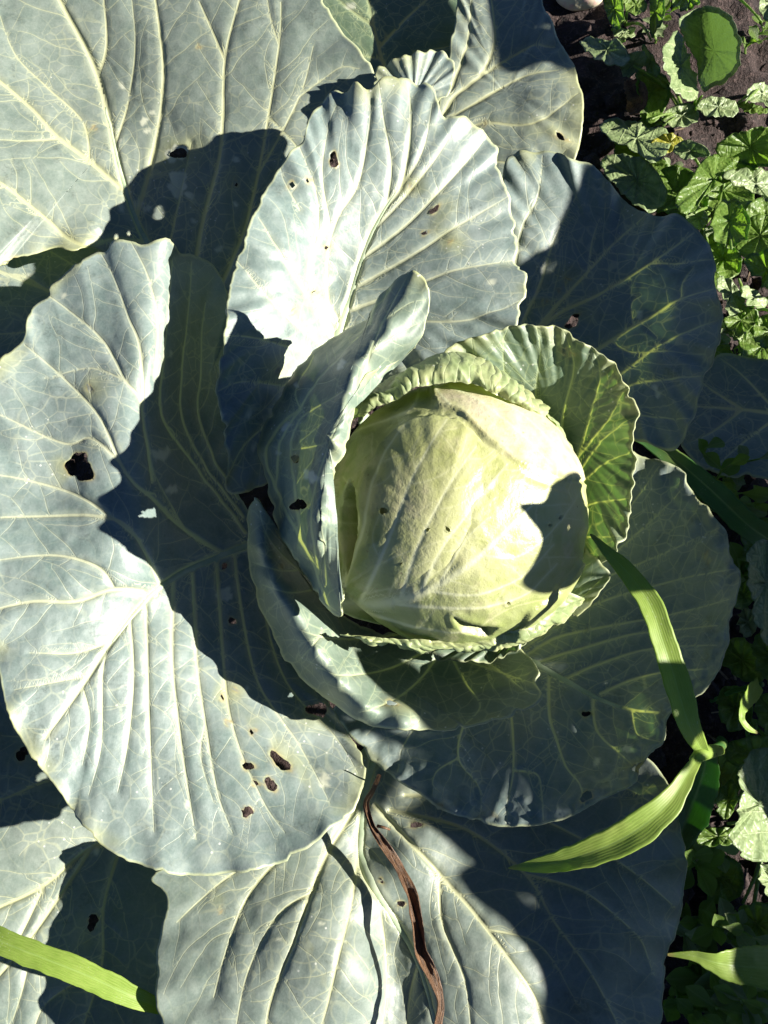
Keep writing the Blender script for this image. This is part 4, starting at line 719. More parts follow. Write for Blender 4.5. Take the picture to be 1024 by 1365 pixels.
# ------------------------------------------------------------------ grass blades and the dried leaf
def blade(parent, pts, widths, mat, roll=None, vfold=0.25, n=70, m=13, name='blade', edge_noise=0.035, seed=1, crumple=0.0):
    ORGb = np.array(parent.location)
    p = resample(catmull(np.array(pts, float), 14), n)[0]
    w = np.interp(np.linspace(0, 1, n), np.linspace(0, 1, len(widths)), widths)
    w = np.convolve(np.pad(w, 4, mode='edge'), np.ones(9) / 9, 'valid'); w[-1] = widths[-1]; w[0] = widths[0]
    rl = np.radians(np.interp(np.linspace(0, 1, n), np.linspace(0, 1, len(roll)), roll)) if roll else np.zeros(n)
    C = at(p[:, 0], p[:, 1], p[:, 2]); T = np.gradient(C, axis=0); T /= np.linalg.norm(T, axis=1)[:, None]
    view = CAM - C; dist = np.linalg.norm(view, axis=1); view /= dist[:, None]
    side = np.cross(T, view); side /= np.linalg.norm(side, axis=1)[:, None]; up = np.cross(side, T)
    S2 = side * np.cos(rl)[:, None] + up * np.sin(rl)[:, None]; U2 = -side * np.sin(rl)[:, None] + up * np.cos(rl)[:, None]
    hw = w * dist / F / 2
    u = np.linspace(-1, 1, m)
    fold = vfold * (np.abs(u) ** 1.2)
    s = np.linspace(0, 8, n)[:, None]
    hw2 = hw[:, None] * (1 + edge_noise * fbm(s * 2.5, u[None] * 0 + np.sign(u)[None] * 3, seed, 3) * 4)
    V = C[:, None] + S2[:, None] * (hw2 * u[None])[..., None] + U2[:, None] * (hw[:, None] * (fold[None] + 0.10 * fbm(s * 1.2, u[None] * 1.0, seed + 2, 2)))[..., None]
    if crumple: V = V + U2[:, None] * (crumple * fbm(u[None] * 2.2 + s * 0.2, s * 0.7, seed + 5, 3))[..., None]
    # a thin closed sheet
    th = U2[:, None] * 0.00022
    top = V + th; bot = V - th
    VV_ = np.vstack([top.reshape(-1, 3), bot.reshape(-1, 3)]); q1 = grid_quads(n, m); q2 = grid_quads(n, m, off=n * m)[:, ::-1]
    i = np.arange(n - 1); e1 = np.stack([i * m, (i + 1) * m, n * m + (i + 1) * m, n * m + i * m], -1); e2 = np.stack([i * m + m - 1, n * m + i * m + m - 1, n * m + (i + 1) * m + m - 1, (i + 1) * m + m - 1], -1)
    at_ = {'u': np.tile((u + 1) / 2, n * 2), 'l': np.tile(np.repeat(np.linspace(0, 8, n), m), 2)}
    return new_mesh(name, VV_, np.vstack([q1, q2, e1, e2]), mat, parent, attrs=at_, origin=ORGb)

gp = at(965, 985, 0.0)
gr = thing('grass_plant', 'bright green grass with two broad arching blades over the shaded cabbage leaves', 'grass', gp)
NODE = at(936, 1003, .272)
blade(gr, [(938, 1004, .272), (918, 965, .292), (898, 900, .304), (882, 850, .308), (866, 806, .308), (840, 768, .306), (814, 740, .302), (787, 712, .294)], [14, 28, 34, 33, 32, 30, 27, 18, 2], M_BLADE, roll=[-8, -22, -24, -22, -18, -14], vfold=.22, seed=3)
blade(gr, [(936, 1002, .272), (920, 1026, .284), (892, 1070, .290), (850, 1106, .290), (800, 1132, .286), (740, 1150, .278), (678, 1157, .266)], [9, 18, 33, 36, 34, 29, 20, 1], M_BLADE, roll=[20, 10, -5, -8, 0], vfold=.30, seed=4)
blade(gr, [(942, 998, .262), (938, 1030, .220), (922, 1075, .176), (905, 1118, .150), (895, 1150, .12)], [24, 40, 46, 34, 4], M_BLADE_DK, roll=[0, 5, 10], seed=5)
sc = np.stack([np.linspace(gp[0], NODE[0], 14) + .008 * np.sin(np.linspace(0, 3.1, 14)), np.linspace(gp[1], NODE[1], 14), np.linspace(-.01, NODE[2], 14)], -1)
shp = at(np.array([962, 950, 940, 930, 922]), np.array([1000, 1001, 1003, 1008, 1014]), np.array([.245, .260, .271, .276, .279]))
tube(shp, [.0030, .0042, .0046, .0040, .0022], M_BLADE, gr, 'sheath', gp, flat=.7, up=(0, 0, 1))
tube(sc, np.linspace(.0042, .0030, 14), M_BLADE_DK, gr, 'stem', gp, up=(1, 0, 0))

def lone_blade(label, pts, widths, mat, roll, seed, vfold=.22):
    b = at(*pts[0]); base = (float(b[0]), float(b[1]), 0.0)
    t = thing('grass_plant', label, 'grass', base)
    blade(t, pts, widths, mat, roll=roll, seed=seed, vfold=vfold)
    c = np.array([[b[0] + .004 * math.sin(k), b[1], z] for k, z in enumerate(np.linspace(-.01, b[2], 8))])
    tube(c, np.full(8, .0022), M_BLADE_DK, t, 'stem', base, up=(1, 0, 0))
    return t
lone_blade('single green grass blade crossing the lowest leaf beside the sunlit bottom leaf', [(-60, 1222, .168), (0, 1254, .178), (60, 1278, .180), (120, 1302, .176), (180, 1330, .166), (235, 1352, .150)], [20, 24, 26, 27, 22, 8], M_BLADE, [0, 0, 0], 7)
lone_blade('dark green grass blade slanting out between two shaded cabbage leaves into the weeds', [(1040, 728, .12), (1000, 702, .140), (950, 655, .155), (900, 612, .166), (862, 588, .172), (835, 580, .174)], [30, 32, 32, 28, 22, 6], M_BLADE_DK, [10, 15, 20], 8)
lone_blade('pale grass blade with a bright bend, low in the weeds', [(1060, 1290, .10), (1010, 1290, .115), (960, 1284, .122), (925, 1274, .122), (890, 1272, .118)], [46, 42, 32, 14, 3], M_BLADE, [-20, -10, 25, 40], 9)
lone_blade('short curled grass blade with hooked lit tip beside the dark weeds', [(1012, 912, .12), (1000, 925, .150), (990, 940, .165), (988, 958, .168), (996, 970, .166), (1010, 977, .160)], [16, 24, 18, 10, 10, 2], M_BLADE, [30, 40, 60, 50, 20], 10)

db = at(505, 1035, .165)
dl = thing('dried_leaf', 'twisted brown dried leaf lying along the bottom leaf midrib', 'dried leaf', (float(db[0]), float(db[1]), float(db[2])))
blade(dl, [(506, 1033, .222), (497, 1052, .205), (487, 1072, .185), (496, 1100, .176), (512, 1128, .172), (530, 1160, .170), (546, 1195, .172), (556, 1235, .174), (566, 1275, .175), (578, 1310, .175), (584, 1340, .174), (578, 1375, .172), (570, 1410, .168)],
      [3, 6, 8, 10, 13, 15, 14, 13, 16, 13, 10, 9, 6], M_DRY, roll=[60, 30, -10, 20, 50, 35, 10, -20, 25, 50, 70, 40], vfold=.75, n=150, m=17, name='strip', edge_noise=.06, seed=11, crumple=.0035)
tube(at(np.array([503, 512, 520]), np.array([1101, 1103, 1106]), np.array([.178, .180, .178])), [.0012, .001, .0006], M_DRY, dl, 'broken_tip', np.array(dl.location), seg=6)

# ------------------------------------------------------------------ weeds
def weed_mat(name, a, b, vein, tr, trans):
    s = NT(name); tc = s.n('ShaderNodeTexCoord').outputs['Object']
    vn = s.attr('vn'); sep = s.n('ShaderNodeSeparateXYZ'); s.put(sep.inputs[0], vn[1]); vw = s.attr('vw')[2]
    ln = s.math('SQRT', s.math('ADD', s.math('POWER', sep.outputs[0], 2.0), s.math('POWER', sep.outputs[1], 2.0)))
    d = s.math('MAXIMUM', ln, s.math('SUBTRACT', sep.outputs[2], 3.6)); v = s.ramp(s.math('DIVIDE', d, vw), 1.4, 0.4)
    e = s.vor(tc, 170)[0]; g = s.noise(tc, 110, 3, 0.65)[0]
    col = s.mix(s.ramp(g, 0.3, 0.7), a, b); col = s.mix(s.math('MULTIPLY', v, 0.55), col, vein)
    col = s.mix(s.math('MULTIPLY', s.ramp(e, 0.08, 0.02), 0.3), col, tuple(c * 0.6 for c in a))
    h = s.math('ADD', s.math('MULTIPLY', s.ramp(e, 0.0, 0.35), 0.8), s.math('MULTIPLY', g, 0.7)); h = s.math('SUBTRACT', h, s.math('MULTIPLY', v, 0.6))
    return s.leafsurf(col, 0.45, 0.45, tr, trans, s.bump(h, 0.45, 0.0014))
M_WEED = weed_mat('weed_leaf', (0.085, 0.160, 0.022), (0.160, 0.250, 0.045), (0.24, 0.33, 0.09), (0.24, 0.46, 0.03), 0.38)
M_WEED_GR = weed_mat('weed_leaf_greyish', (0.150, 0.215, 0.085), (0.250, 0.315, 0.150), (0.34, 0.40, 0.20), (0.16, 0.30, 0.05), 0.18)
M_YELLOW = weed_mat('weed_leaf_yellow', (0.22, 0.24, 0.020), (0.36, 0.34, 0.030), (0.42, 0.42, 0.10), (0.5, 0.5, 0.03), 0.35)

def wleaf(parent, pts, z, slope, base, tip, mat, cup=.012, seed=1, crinkle=1.0, n_side=4, stalk=True):
    """one traced weed leaf: outline pixels, height at its middle, slope (per px), rib from base to tip"""
    pts = np.array(pts, float); c = pts.mean(0); size = np.linalg.norm(pts - c, axis=1).mean()
    zz = lambda q, k: z + (q[..., 0] - c[0]) * slope[0] + (q[..., 1] - c[1]) * slope[1] + k
    b_, t_ = np.array(base, float), np.array(tip, float); ax = t_ - b_; L = np.linalg.norm(ax); ax /= L; nx = np.array([-ax[1], ax[0]])
    off = np.abs((pts - b_) @ nx) / (size + 1e-9)
    ol = np.column_stack([pts, zz(pts, cup * (off - .4))])
    mid_ = np.array([b_ + ax * L * f for f in (.2, .5, .8)]); ctrl = np.column_stack([mid_, zz(mid_, -cup * .5)])
    veins = [([tuple(b_), tuple((b_ + t_) / 2 + nx * 2), tuple(t_)], 1.7, .7)]
    for k in range(n_side):
        f = (k + .4) / n_side
        for sd_ in (-1, 1): veins.append(([tuple(b_ + ax * L * f), tuple(b_ + ax * L * (f + .12) + nx * sd_ * size * .5), tuple(b_ + ax * L * (f + .2) + nx * sd_ * size * .95)], .9, .5))
    ob = leaf(parent, ol, ctrl, tuple(c), veins, rag=.7, wave=.0015 * crinkle, wavek=7 + seed % 4, puff=.55 * crinkle, bumps=.55 * crinkle, step=4.0, seed=seed, mat=mat, gens=0, thick=.0003)
    if stalk:
        e = at(b_[0], b_[1], float(zz(b_, 0))); r = np.array(parent.location); k = np.linspace(0, 1, 10)[:, None]
        tube(r + (e - r) * k + np.array([0, 0, 1]) * (.012 * np.sin(k * math.pi)), np.linspace(.0022, .0013, 10), M_WEED, ob, 'stalk', r, seg=7, up=(.3, 1, .1))
    return ob
def weed(label, px, py, cat='weed', group=None, z=0.0):
    p = at(px, py, z); return thing('weed_plant', label, cat, (float(p[0]), float(p[1]), float(soil_z(np.array(p[0]), np.array(p[1])))), group)

w1 = weed('young weed with one large rounded two-tone leaf standing on bare soil', 915, 165)
wleaf(w1, [(903, 32), (922, 15), (946, 8), (966, 14), (979, 30), (990, 52), (987, 66), (990, 84), (976, 102), (966, 114), (952, 116), (940, 126), (932, 112), (929, 86), (917, 62)], .075, (.0001, -.0003), (936, 128), (932, 20), M_WEED_GR, .060, 41, crinkle=.7)
wleaf(w1, [(883, 72), (890, 54), (902, 40), (913, 58), (922, 88), (932, 112), (926, 134), (906, 129), (890, 106)], .088, (-.0009, 0), (928, 130), (896, 48), M_WEED_GR, .008, 141)
wleaf(w1, [(846, 100), (858, 92), (868, 104), (882, 96), (892, 110), (893, 130), (880, 155), (868, 163), (858, 145), (850, 120)], .055, (-.0004, 0), (866, 160), (866, 98), M_WEED, .015, 42)
wleaf(w1, [(855, 62), (862, 60), (872, 72), (881, 92), (878, 100), (866, 98), (858, 82)], .065, (.0003, 0), (876, 100), (858, 62), M_WEED, .01, 43)
wleaf(w1, [(884, 152), (905, 138), (925, 140), (934, 150), (928, 164), (905, 168), (888, 164)], .045, (0, 0), (884, 160), (932, 150), M_WEED_GR, .01, 44)
wleaf(w1, [(930, 136), (950, 128), (975, 132), (985, 144), (978, 154), (950, 156), (934, 150)], .050, (0, 0), (928, 146), (984, 144), M_WEED_GR, .008, 45)
wleaf(w1, [(772, 58), (785, 48), (805, 54), (822, 52), (835, 66), (840, 80), (828, 88), (805, 84), (788, 72)], .060, (.0002, .0005), (845, 88), (776, 58), M_WEED_GR, .016, 46)
wleaf(w1, [(826, 82), (838, 72), (856, 68), (862, 80), (850, 94), (838, 102), (828, 96)], .062, (0, 0), (858, 100), (832, 82), M_WEED_GR, .012, 47)
wleaf(w1, [(798, 168), (815, 158), (840, 160), (868, 166), (888, 172), (894, 190), (884, 210), (868, 218), (850, 205), (828, 192), (810, 184)], .048, (0, .0003), (884, 168), (802, 170), M_WEED_GR, .022, 48)
dry2 = at(840, 132, .03)
d2 = thing('dried_leaf', 'small curled orange-brown dead leaf at the foot of a weed', 'dried leaf', (float(dry2[0]), float(dry2[1]), float(dry2[2])))
blade(d2, [(836, 108, .05), (846, 122, .058), (848, 138, .055), (838, 150, .045)], [6, 24, 26, 8], M_DRY, roll=[30, 10, -20], vfold=.6, n=30, m=9, name='strip', seed=12, crumple=.004)

w2 = weed('small upright weed with narrow speckled leaves beside the pale root', 830, 45)
wleaf(w2, [(804, -10), (820, -14), (831, 0), (833, 18), (826, 36), (816, 38), (808, 20)], .06, (.0006, 0), (816, 40), (818, -10), M_WEED, .01, 51)
wleaf(w2, [(832, -4), (850, -8), (862, 4), (860, 14), (846, 18), (834, 12)], .05, (0, 0), (832, 6), (862, 6), M_WEED, .008, 52)
wleaf(w2, [(868, -12), (880, -12), (888, 4), (886, 24), (876, 44), (868, 52), (864, 30), (866, 6)], .055, (.0005, 0), (868, 54), (876, -10), M_WEED, .008, 53)
wleaf(w2, [(816, 40), (824, 34), (840, 38), (848, 46), (838, 52), (822, 50)], .03, (0, 0), (820, 46), (848, 46), M_WEED_GR, .006, 54)
w3 = weed('weed sprout with dark folded leaves behind the large rounded two-tone leaf', 925, -10)
wleaf(w3, [(890, -20), (910, -30), (930, -20), (932, 4), (918, 12), (900, 10)], .06, (.0003, .0002), (915, 14), (910, -28), M_WEED, .015, 55)
wleaf(w3, [(1012, -10), (1030, -20), (1045, 0), (1040, 22), (1022, 28), (1012, 14)], .05, (0, 0), (1016, 30), (1030, -15), M_WEED_GR, .01, 56)
w4 = weed('little weed with one pale rounded leaf lying on open soil', 1012, 128)
wleaf(w4, [(994, 128), (1002, 113), (1016, 110), (1030, 116), (1038, 132), (1024, 140), (1004, 138)], .035, (-.0003, .0002), (992, 138), (1034, 122), M_WEED_GR, .010, 57)
wleaf(w4, [(984, 136), (1000, 136), (1020, 144), (1022, 152), (1004, 150), (988, 144)], .02, (0, 0), (984, 138), (1022, 150), M_WEED, .006, 58)

w5 = weed('large lobed bright green weed at the tip of a shaded cabbage leaf', 955, 285)
wleaf(w5, [(955, 196), (975, 180), (1000, 172), (1030, 170), (1045, 190), (1040, 215), (1015, 222), (985, 216), (965, 212)], .11, (.0002, -.0004), (960, 226), (1040, 185), M_WEED, .014, 61)
wleaf(w5, [(920, 240), (935, 214), (950, 206), (975, 210), (1000, 216), (1012, 226), (985, 236), (960, 248), (940, 262), (925, 282), (905, 286), (902, 262)], .105, (0, .0003), (926, 284), (990, 222), M_WEED, .012, 62)
wleaf(w5, [(965, 230), (995, 224), (1030, 230), (1050, 256), (1040, 280), (1015, 262), (990, 250), (968, 240)], .10, (-.0003, .0003), (960, 236), (1045, 268), M_WEED_GR, .010, 63)
wleaf(w5, [(898, 196), (915, 186), (935, 190), (948, 205), (938, 212), (915, 214), (900, 208)], .075, (.0002, 0), (945, 212), (900, 200), M_WEED_GR, .010, 64)
wleaf(w5, [(952, 286), (960, 268), (976, 264), (992, 274), (1000, 295), (995, 318), (975, 330), (955, 320), (948, 302)], .10, (0, .0006), (975, 332), (972, 266), M_WEED, .018, 65)
wleaf(w5, [(914, 290), (928, 272), (938, 278), (945, 292), (940, 300), (925, 306)], .085, (.0002, 0), (945, 304), (924, 278), M_WEED_GR, .008, 66)
wleaf(w5, [(800, 215), (830, 205), (862, 214), (880, 235), (890, 262), (870, 282), (845, 270), (820, 248)], .060, (0, 0), (885, 280), (806, 214), M_WEED_GR, .012, 67)
wleaf(w5, [(975, 310), (1000, 290), (1030, 286), (1050, 300), (1045, 330), (1010, 345), (985, 335)], .085, (.0002, .0002), (965, 330), (1045, 300), M_WEED, .012, 68)
wleaf(w5, [(868, 190), (890, 178), (908, 182), (915, 192), (902, 200), (880, 202)], .055, (0, 0), (915, 196), (870, 192), M_YELLOW, .008, 69)

w6 = weed('crinkled yellow-green weed leaves curled against the cabbage leaf margin', 985, 420)
wleaf(w6, [(953, 378), (960, 368), (972, 372), (985, 386), (994, 402), (990, 414), (972, 422), (966, 408), (960, 392)], .150, (-.0005, .0002), (992, 418), (960, 374), M_WEED_GR, .02, 71)
wleaf(w6, [(990, 384), (998, 380), (1012, 390), (1024, 402), (1020, 410), (1005, 408), (994, 398)], .155, (-.0006, 0), (1028, 416), (994, 384), M_WEED_GR, .010, 72)
wleaf(w6, [(964, 424), (976, 418), (992, 408), (1008, 412), (1014, 424), (1000, 438), (985, 450), (968, 436)], .140, (0, 0), (1010, 432), (966, 428), M_WEED, .012, 73)
wleaf(w6, [(992, 346), (1010, 336), (1040, 332), (1055, 350), (1050, 380), (1030, 395), (1012, 375), (998, 362)], .150, (.0002, .0003), (1045, 390), (996, 348), M_WEED, .016, 74)
wleaf(w6, [(960, 422), (968, 430), (978, 442), (992, 450), (985, 455), (968, 446), (960, 434)], .135, (-.0004, 0), (994, 452), (960, 424), M_WEED_GR, .008, 75)
wleaf(w6, [(940, 330), (962, 322), (985, 332), (990, 356), (975, 372), (955, 365), (944, 348)], .075, (0, 0), (985, 372), (946, 334), M_WEED, .012, 76)
wleaf(w6, [(1010, 425), (1030, 420), (1050, 440), (1040, 465), (1015, 460), (1004, 442)], .11, (0, 0), (1008, 430), (1045, 455), M_WEED, .012, 77)
wleaf(w6, [(930, 440), (955, 445), (975, 465), (970, 490), (945, 488), (930, 465)], .06, (0, 0), (985, 470), (932, 450), M_WEED, .012, 78)

w7 = weed('tall weed with pale torn sunlit leaf beside the shaded cabbage leaf edge', 1015, 800)
wleaf(w7, [(998, 735), (1006, 722), (1022, 718), (1045, 730), (1050, 780), (1045, 840), (1025, 860), (1008, 830), (1000, 790), (996, 760)], .165, (-.0004, 0), (1040, 870), (1008, 722), M_WEED_GR, .018, 81)
wleaf(w7, [(985, 815), (1000, 810), (1010, 825), (1006, 845), (992, 850), (984, 835)], .12, (0, 0), (1010, 855), (988, 816), M_WEED_GR, .008, 82)
wleaf(w7, [(966, 860), (985, 850), (1008, 862), (1022, 885), (1015, 908), (990, 905), (970, 890), (960, 875)], .10, (.0002, 0), (1025, 912), (966, 862), M_WEED, .014, 83)
wleaf(w7, [(1005, 850), (1030, 845), (1050, 865), (1045, 900), (1020, 905), (1006, 880)], .13, (0, 0), (1040, 915), (1012, 852), M_WEED, .012, 84)
wleaf(w7, [(975, 800), (985, 780), (1000, 775), (1008, 792), (998, 808), (984, 812)], .09, (0, 0), (1005, 815), (985, 782), M_WEED, .010, 85)
w8 = weed('weed with one big pale veined leaf half in sun beside the two-bladed grass', 1020, 1090)
wleaf(w8, [(994, 1010), (1010, 998), (1035, 1002), (1060, 1030), (1065, 1080), (1050, 1130), (1020, 1150), (992, 1144), (975, 1128), (972, 1108), (982, 1085), (984, 1055), (985, 1030)], .150, (-.0003, .0001), (1055, 1120), (1000, 1010), M_WEED_GR, .016, 91)
wleaf(w8, [(1012, 1155), (1030, 1150), (1050, 1165), (1045, 1200), (1025, 1198), (1014, 1178)], .11, (-.0004, 0), (1050, 1205), (1016, 1158), M_WEED_GR, .012, 92)
wleaf(w8, [(955, 1065), (965, 1045), (978, 1040), (985, 1055), (980, 1080), (968, 1095), (958, 1085)], .07, (0, 0), (970, 1098), (970, 1042), M_WEED, .012, 93)
wleaf(w8, [(925, 1108), (950, 1104), (985, 1106), (990, 1122), (965, 1128), (930, 1124)], .085, (0, .0002), (990, 1116), (926, 1116), M_WEED, .006, 94)
wleaf(w8, [(970, 1240), (985, 1212), (1010, 1202), (1035, 1208), (1050, 1240), (1030, 1260), (990, 1262)], .06, (0, 0), (1040, 1262), (985, 1214), M_WEED, .014, 95)
w9 = weed('round-leaved weed in the shade beneath the curled grass tip', 990, 960)
wleaf(w9, [(965, 1000), (990, 985), (1020, 982), (1045, 1000), (1040, 1020), (1010, 1030), (980, 1022)], .10, (0, 0), (1045, 1025), (970, 1000), M_WEED, .012, 96)
wleaf(w9, [(960, 920), (985, 915), (1005, 935), (1000, 965), (975, 975), (958, 950)], .06, (0, 0), (1005, 975), (964, 922), M_WEED, .012, 97)
wleaf(w9, [(1010, 930), (1035, 925), (1055, 945), (1050, 975), (1025, 980), (1010, 955)], .08, (0, 0), (1050, 980), (1014, 932), M_WEED, .012, 98)

wleaf(w5, [(860, 250), (880, 225), (910, 222), (935, 240), (945, 275), (930, 300), (900, 290), (870, 278)], .05, (0, 0), (940, 300), (866, 240), M_WEED, .012, 161)
wleaf(w5, [(930, 225), (965, 215), (1000, 235), (1005, 270), (980, 290), (945, 280), (928, 255)], .05, (0, 0), (940, 290), (990, 228), M_WEED, .012, 162)
wleaf(w5, [(820, 180), (850, 190), (880, 210), (900, 235), (880, 250), (845, 240), (822, 212)], .04, (0, 0), (900, 250), (824, 186), M_WEED, .012, 163)
wleaf(w5, [(1000, 270), (1030, 262), (1050, 285), (1045, 320), (1010, 325), (995, 300)], .06, (0, 0), (985, 320), (1045, 275), M_WEED, .012, 164)
wleaf(w6, [(985, 440), (1010, 430), (1045, 445), (1050, 480), (1020, 495), (990, 480)], .07, (0, 0), (985, 445), (1048, 480), M_WEED, .012, 165)
wleaf(w6, [(935, 300), (960, 310), (975, 345), (965, 385), (945, 370), (935, 335)], .05, (0, 0), (975, 395), (940, 305), M_WEED, .012, 166)
wleaf(w7, [(990, 700), (1015, 690), (1045, 705), (1050, 745), (1020, 760), (992, 740)], .07, (0, 0), (1020, 770), (1010, 692), M_WEED, .012, 167)
wleaf(w7, [(970, 740), (990, 730), (1010, 750), (1008, 790), (985, 800), (968, 775)], .05, (0, 0), (1008, 800), (975, 740), M_WEED, .012, 168)
wleaf(w8, [(930, 1150), (955, 1135), (985, 1150), (990, 1190), (960, 1205), (935, 1185)], .03, (0, 0), (990, 1205), (940, 1145), M_WEED, .012, 169)
wleaf(w8, [(900, 1300), (930, 1285), (965, 1300), (968, 1340), (930, 1350), (902, 1330)], .03, (0, 0), (968, 1350), (910, 1295), M_WEED, .012, 170)
wleaf(w9, [(930, 1010), (960, 1000), (985, 1020), (985, 1060), (955, 1070), (932, 1045)], .04, (0, 0), (985, 1070), (938, 1012), M_WEED, .012, 171)

# low sprigs with small paddle leaves
def paddle(n=9, m=7):
    u = np.linspace(0, 1, n)[:, None]; v = np.linspace(-1, 1, m)[None, :]
    w = (np.sin(np.clip(u, 0, 1) ** 1.5 * math.pi) * .30 + .03 * (1 - u)) * np.sqrt(np.clip(1 - (u * 1.0 - .5) ** 2 * .3, 0, 1))
    x = u + 0 * v; y = w * v; z = .10 * np.sin(u * 2.6) + .12 * np.abs(v) ** 1.5 * w * 3 + 0 * v
    return np.stack([x, y, z], -1).reshape(-1, 3), grid_quads(n, m)
PV, PQ = paddle()
PME = {}
for nm, mt in (('a', M_WEED), ('b', M_WEED_GR)):
    o = new_mesh('leaf', PV, PQ, mt, attrs={'vn': np.column_stack([PV[:, 1] * 40, PV[:, 1] * 0, np.abs(PV[:, 1]) * 40]), 'vw': np.full(len(PV), 1.2), 'tone': np.full(len(PV), .5), 'edge': np.full(len(PV), 30.), 'scar': np.zeros(len(PV))})
    PME[nm] = o.data; bpy.data.objects.remove(o)
from mathutils import Matrix, Euler
def sprig(px, py, z, n, size, label, group, seed, key='a', spread=1.0):
    r = random.Random(seed); p = at(px, py, z); gz = float(soil_z(np.array(p[0]), np.array(p[1])))
    t = thing('weed_sprig', label, 'weed', (float(p[0]), float(p[1]), gz), group)
    c = np.array([[p[0] + .01 * math.sin(k * .5 + seed) * k / 8, p[1] + .006 * math.cos(k * .7 + seed) * k / 8, zz] for k, zz in enumerate(np.linspace(gz - .004, z, 9))])
    tube(c, np.linspace(.0016, .0009, 9), M_WEED, t, 'stem', np.array(t.location), seg=6, up=(1, 0, .1))
    for k in range(n):
        f = 1 - (k / n) * .75; q = c[int(f * 8)] - np.array(t.location)
        o = bpy.data.objects.new('leaf', PME[key]); COL.objects.link(o); o.parent = t
        s_ = size * r.uniform(.7, 1.2); o.location = q; o.scale = (s_, s_, s_)
        o.rotation_euler = Euler((r.uniform(-.3, .3), r.uniform(-.9, .2), k * 2.4 + r.uniform(-.4, .4)))
k = 0
for (px, py, z, n, sz) in [(955, 605, .10, 9, .022), (985, 625, .12, 10, .024), (1010, 610, .11, 9, .022), (975, 650, .08, 9, .022), (1005, 660, .07, 9, .024), (955, 1130, .05, 8, .024), (935, 1150, .05, 8, .026), (980, 1245, .08, 10, .022), (1005, 1250, .08, 10, .022), (950, 1240, .05, 8, .020), (945, 1310, .05, 8, .028), (965, 1305, .05, 8, .028), (1000, 1340, .08, 10, .024), (975, 1355, .06, 9, .026), (1020, 1350, .08, 10, .024), (1025, 1325, .06, 9, .022), (915, 1345, .04, 8, .024), (905, 1240, .03, 7, .022), (990, 750, .07, 8, .022), (985, 790, .06, 8, .024),
                            (880, 35, .03, 8, .018), (890, 15, .03, 8, .018), (1005, 50, .03, 7, .018), (825, 48, .02, 7, .015), (1015, 30, .03, 7, .018), (865, 165, .02, 7, .018), (905, 225, .03, 8, .02), (930, 245, .04, 8, .022), (850, 240, .02, 8, .022), (940, 320, .04, 8, .024), (960, 345, .05, 8, .024), (990, 470, .06, 8, .024), (960, 465, .05, 8, .024)]:
    k += 1
    if py < 60: lb, g = 'tiny pale sprig on open soil around the upright speckled weed', 'sprigs on the open soil'
    elif py < 350: lb, g = 'low sprig under the large lobed bright green weed', 'sprigs under the lobed weed'
    elif py < 480: lb, g = 'low sprig below the curled yellow-green leaves', 'sprigs below the curled leaves'
    elif py < 700: lb, g = 'small-leaved sprig standing over the dark leaf of the next cabbage', 'sprigs over the dark cabbage leaf'
    elif py < 850: lb, g = 'low sprig beneath the tall weed with torn pale leaf', 'sprigs beneath the tall weed'
    elif py < 1200: lb, g = 'shaded sprig between the bottom cabbage leaf margin and the big pale veined leaf', 'sprigs beside the pale veined leaf'
    else: lb, g = 'paddle-leaved sprig in the dark around the pale bent grass blade', 'sprigs around the bent grass blade'
    sprig(px, py, z, n, sz, lb, g, 100 + k, 'b' if k % 3 == 0 else 'a')

# pale root
rp = at(772, -8, .02)
def lump(name, loc, rad, mat, seed, sq=(1, 1, .7)):
    v, f = ico(seed, .16); import bmesh
    o = new_mesh(name, v * np.array(sq) * rad, None, mat, tris=f); o.location = loc
    sb = o.modifiers.new('s', 'SUBSURF'); sb.levels = 2; sb.render_levels = 2; return o
def root_mat():
    s = NT('pale_root'); tc = s.n('ShaderNodeTexCoord').outputs['Object']
    g = s.noise(tc, 60, 4)[0]; rings = s.math('SINE', s.math('MULTIPLY', s.math('ADD', s.n('ShaderNodeVectorMath', operation='LENGTH').outputs[1], 0.0), 1.0))
    col = s.mix(s.ramp(g, .45, .62), (0.62, 0.58, 0.42), (0.60, 0.42, 0.36))
    p = s.n('ShaderNodeBsdfPrincipled'); s.put(p.inputs['Base Color'], col); p.inputs['Roughness'].default_value = .5; s.put(p.inputs['Normal'], s.bump(g, .5, .002))
    s.t.links.new(p.outputs[0], s.out.inputs[0]); return s.m
tag(lump('pale_root', (float(rp[0]), float(rp[1]), .022), .030, root_mat(), 3, (1.15, .85, .8)), 'cream white rounded root lying on the dark soil', 'root')

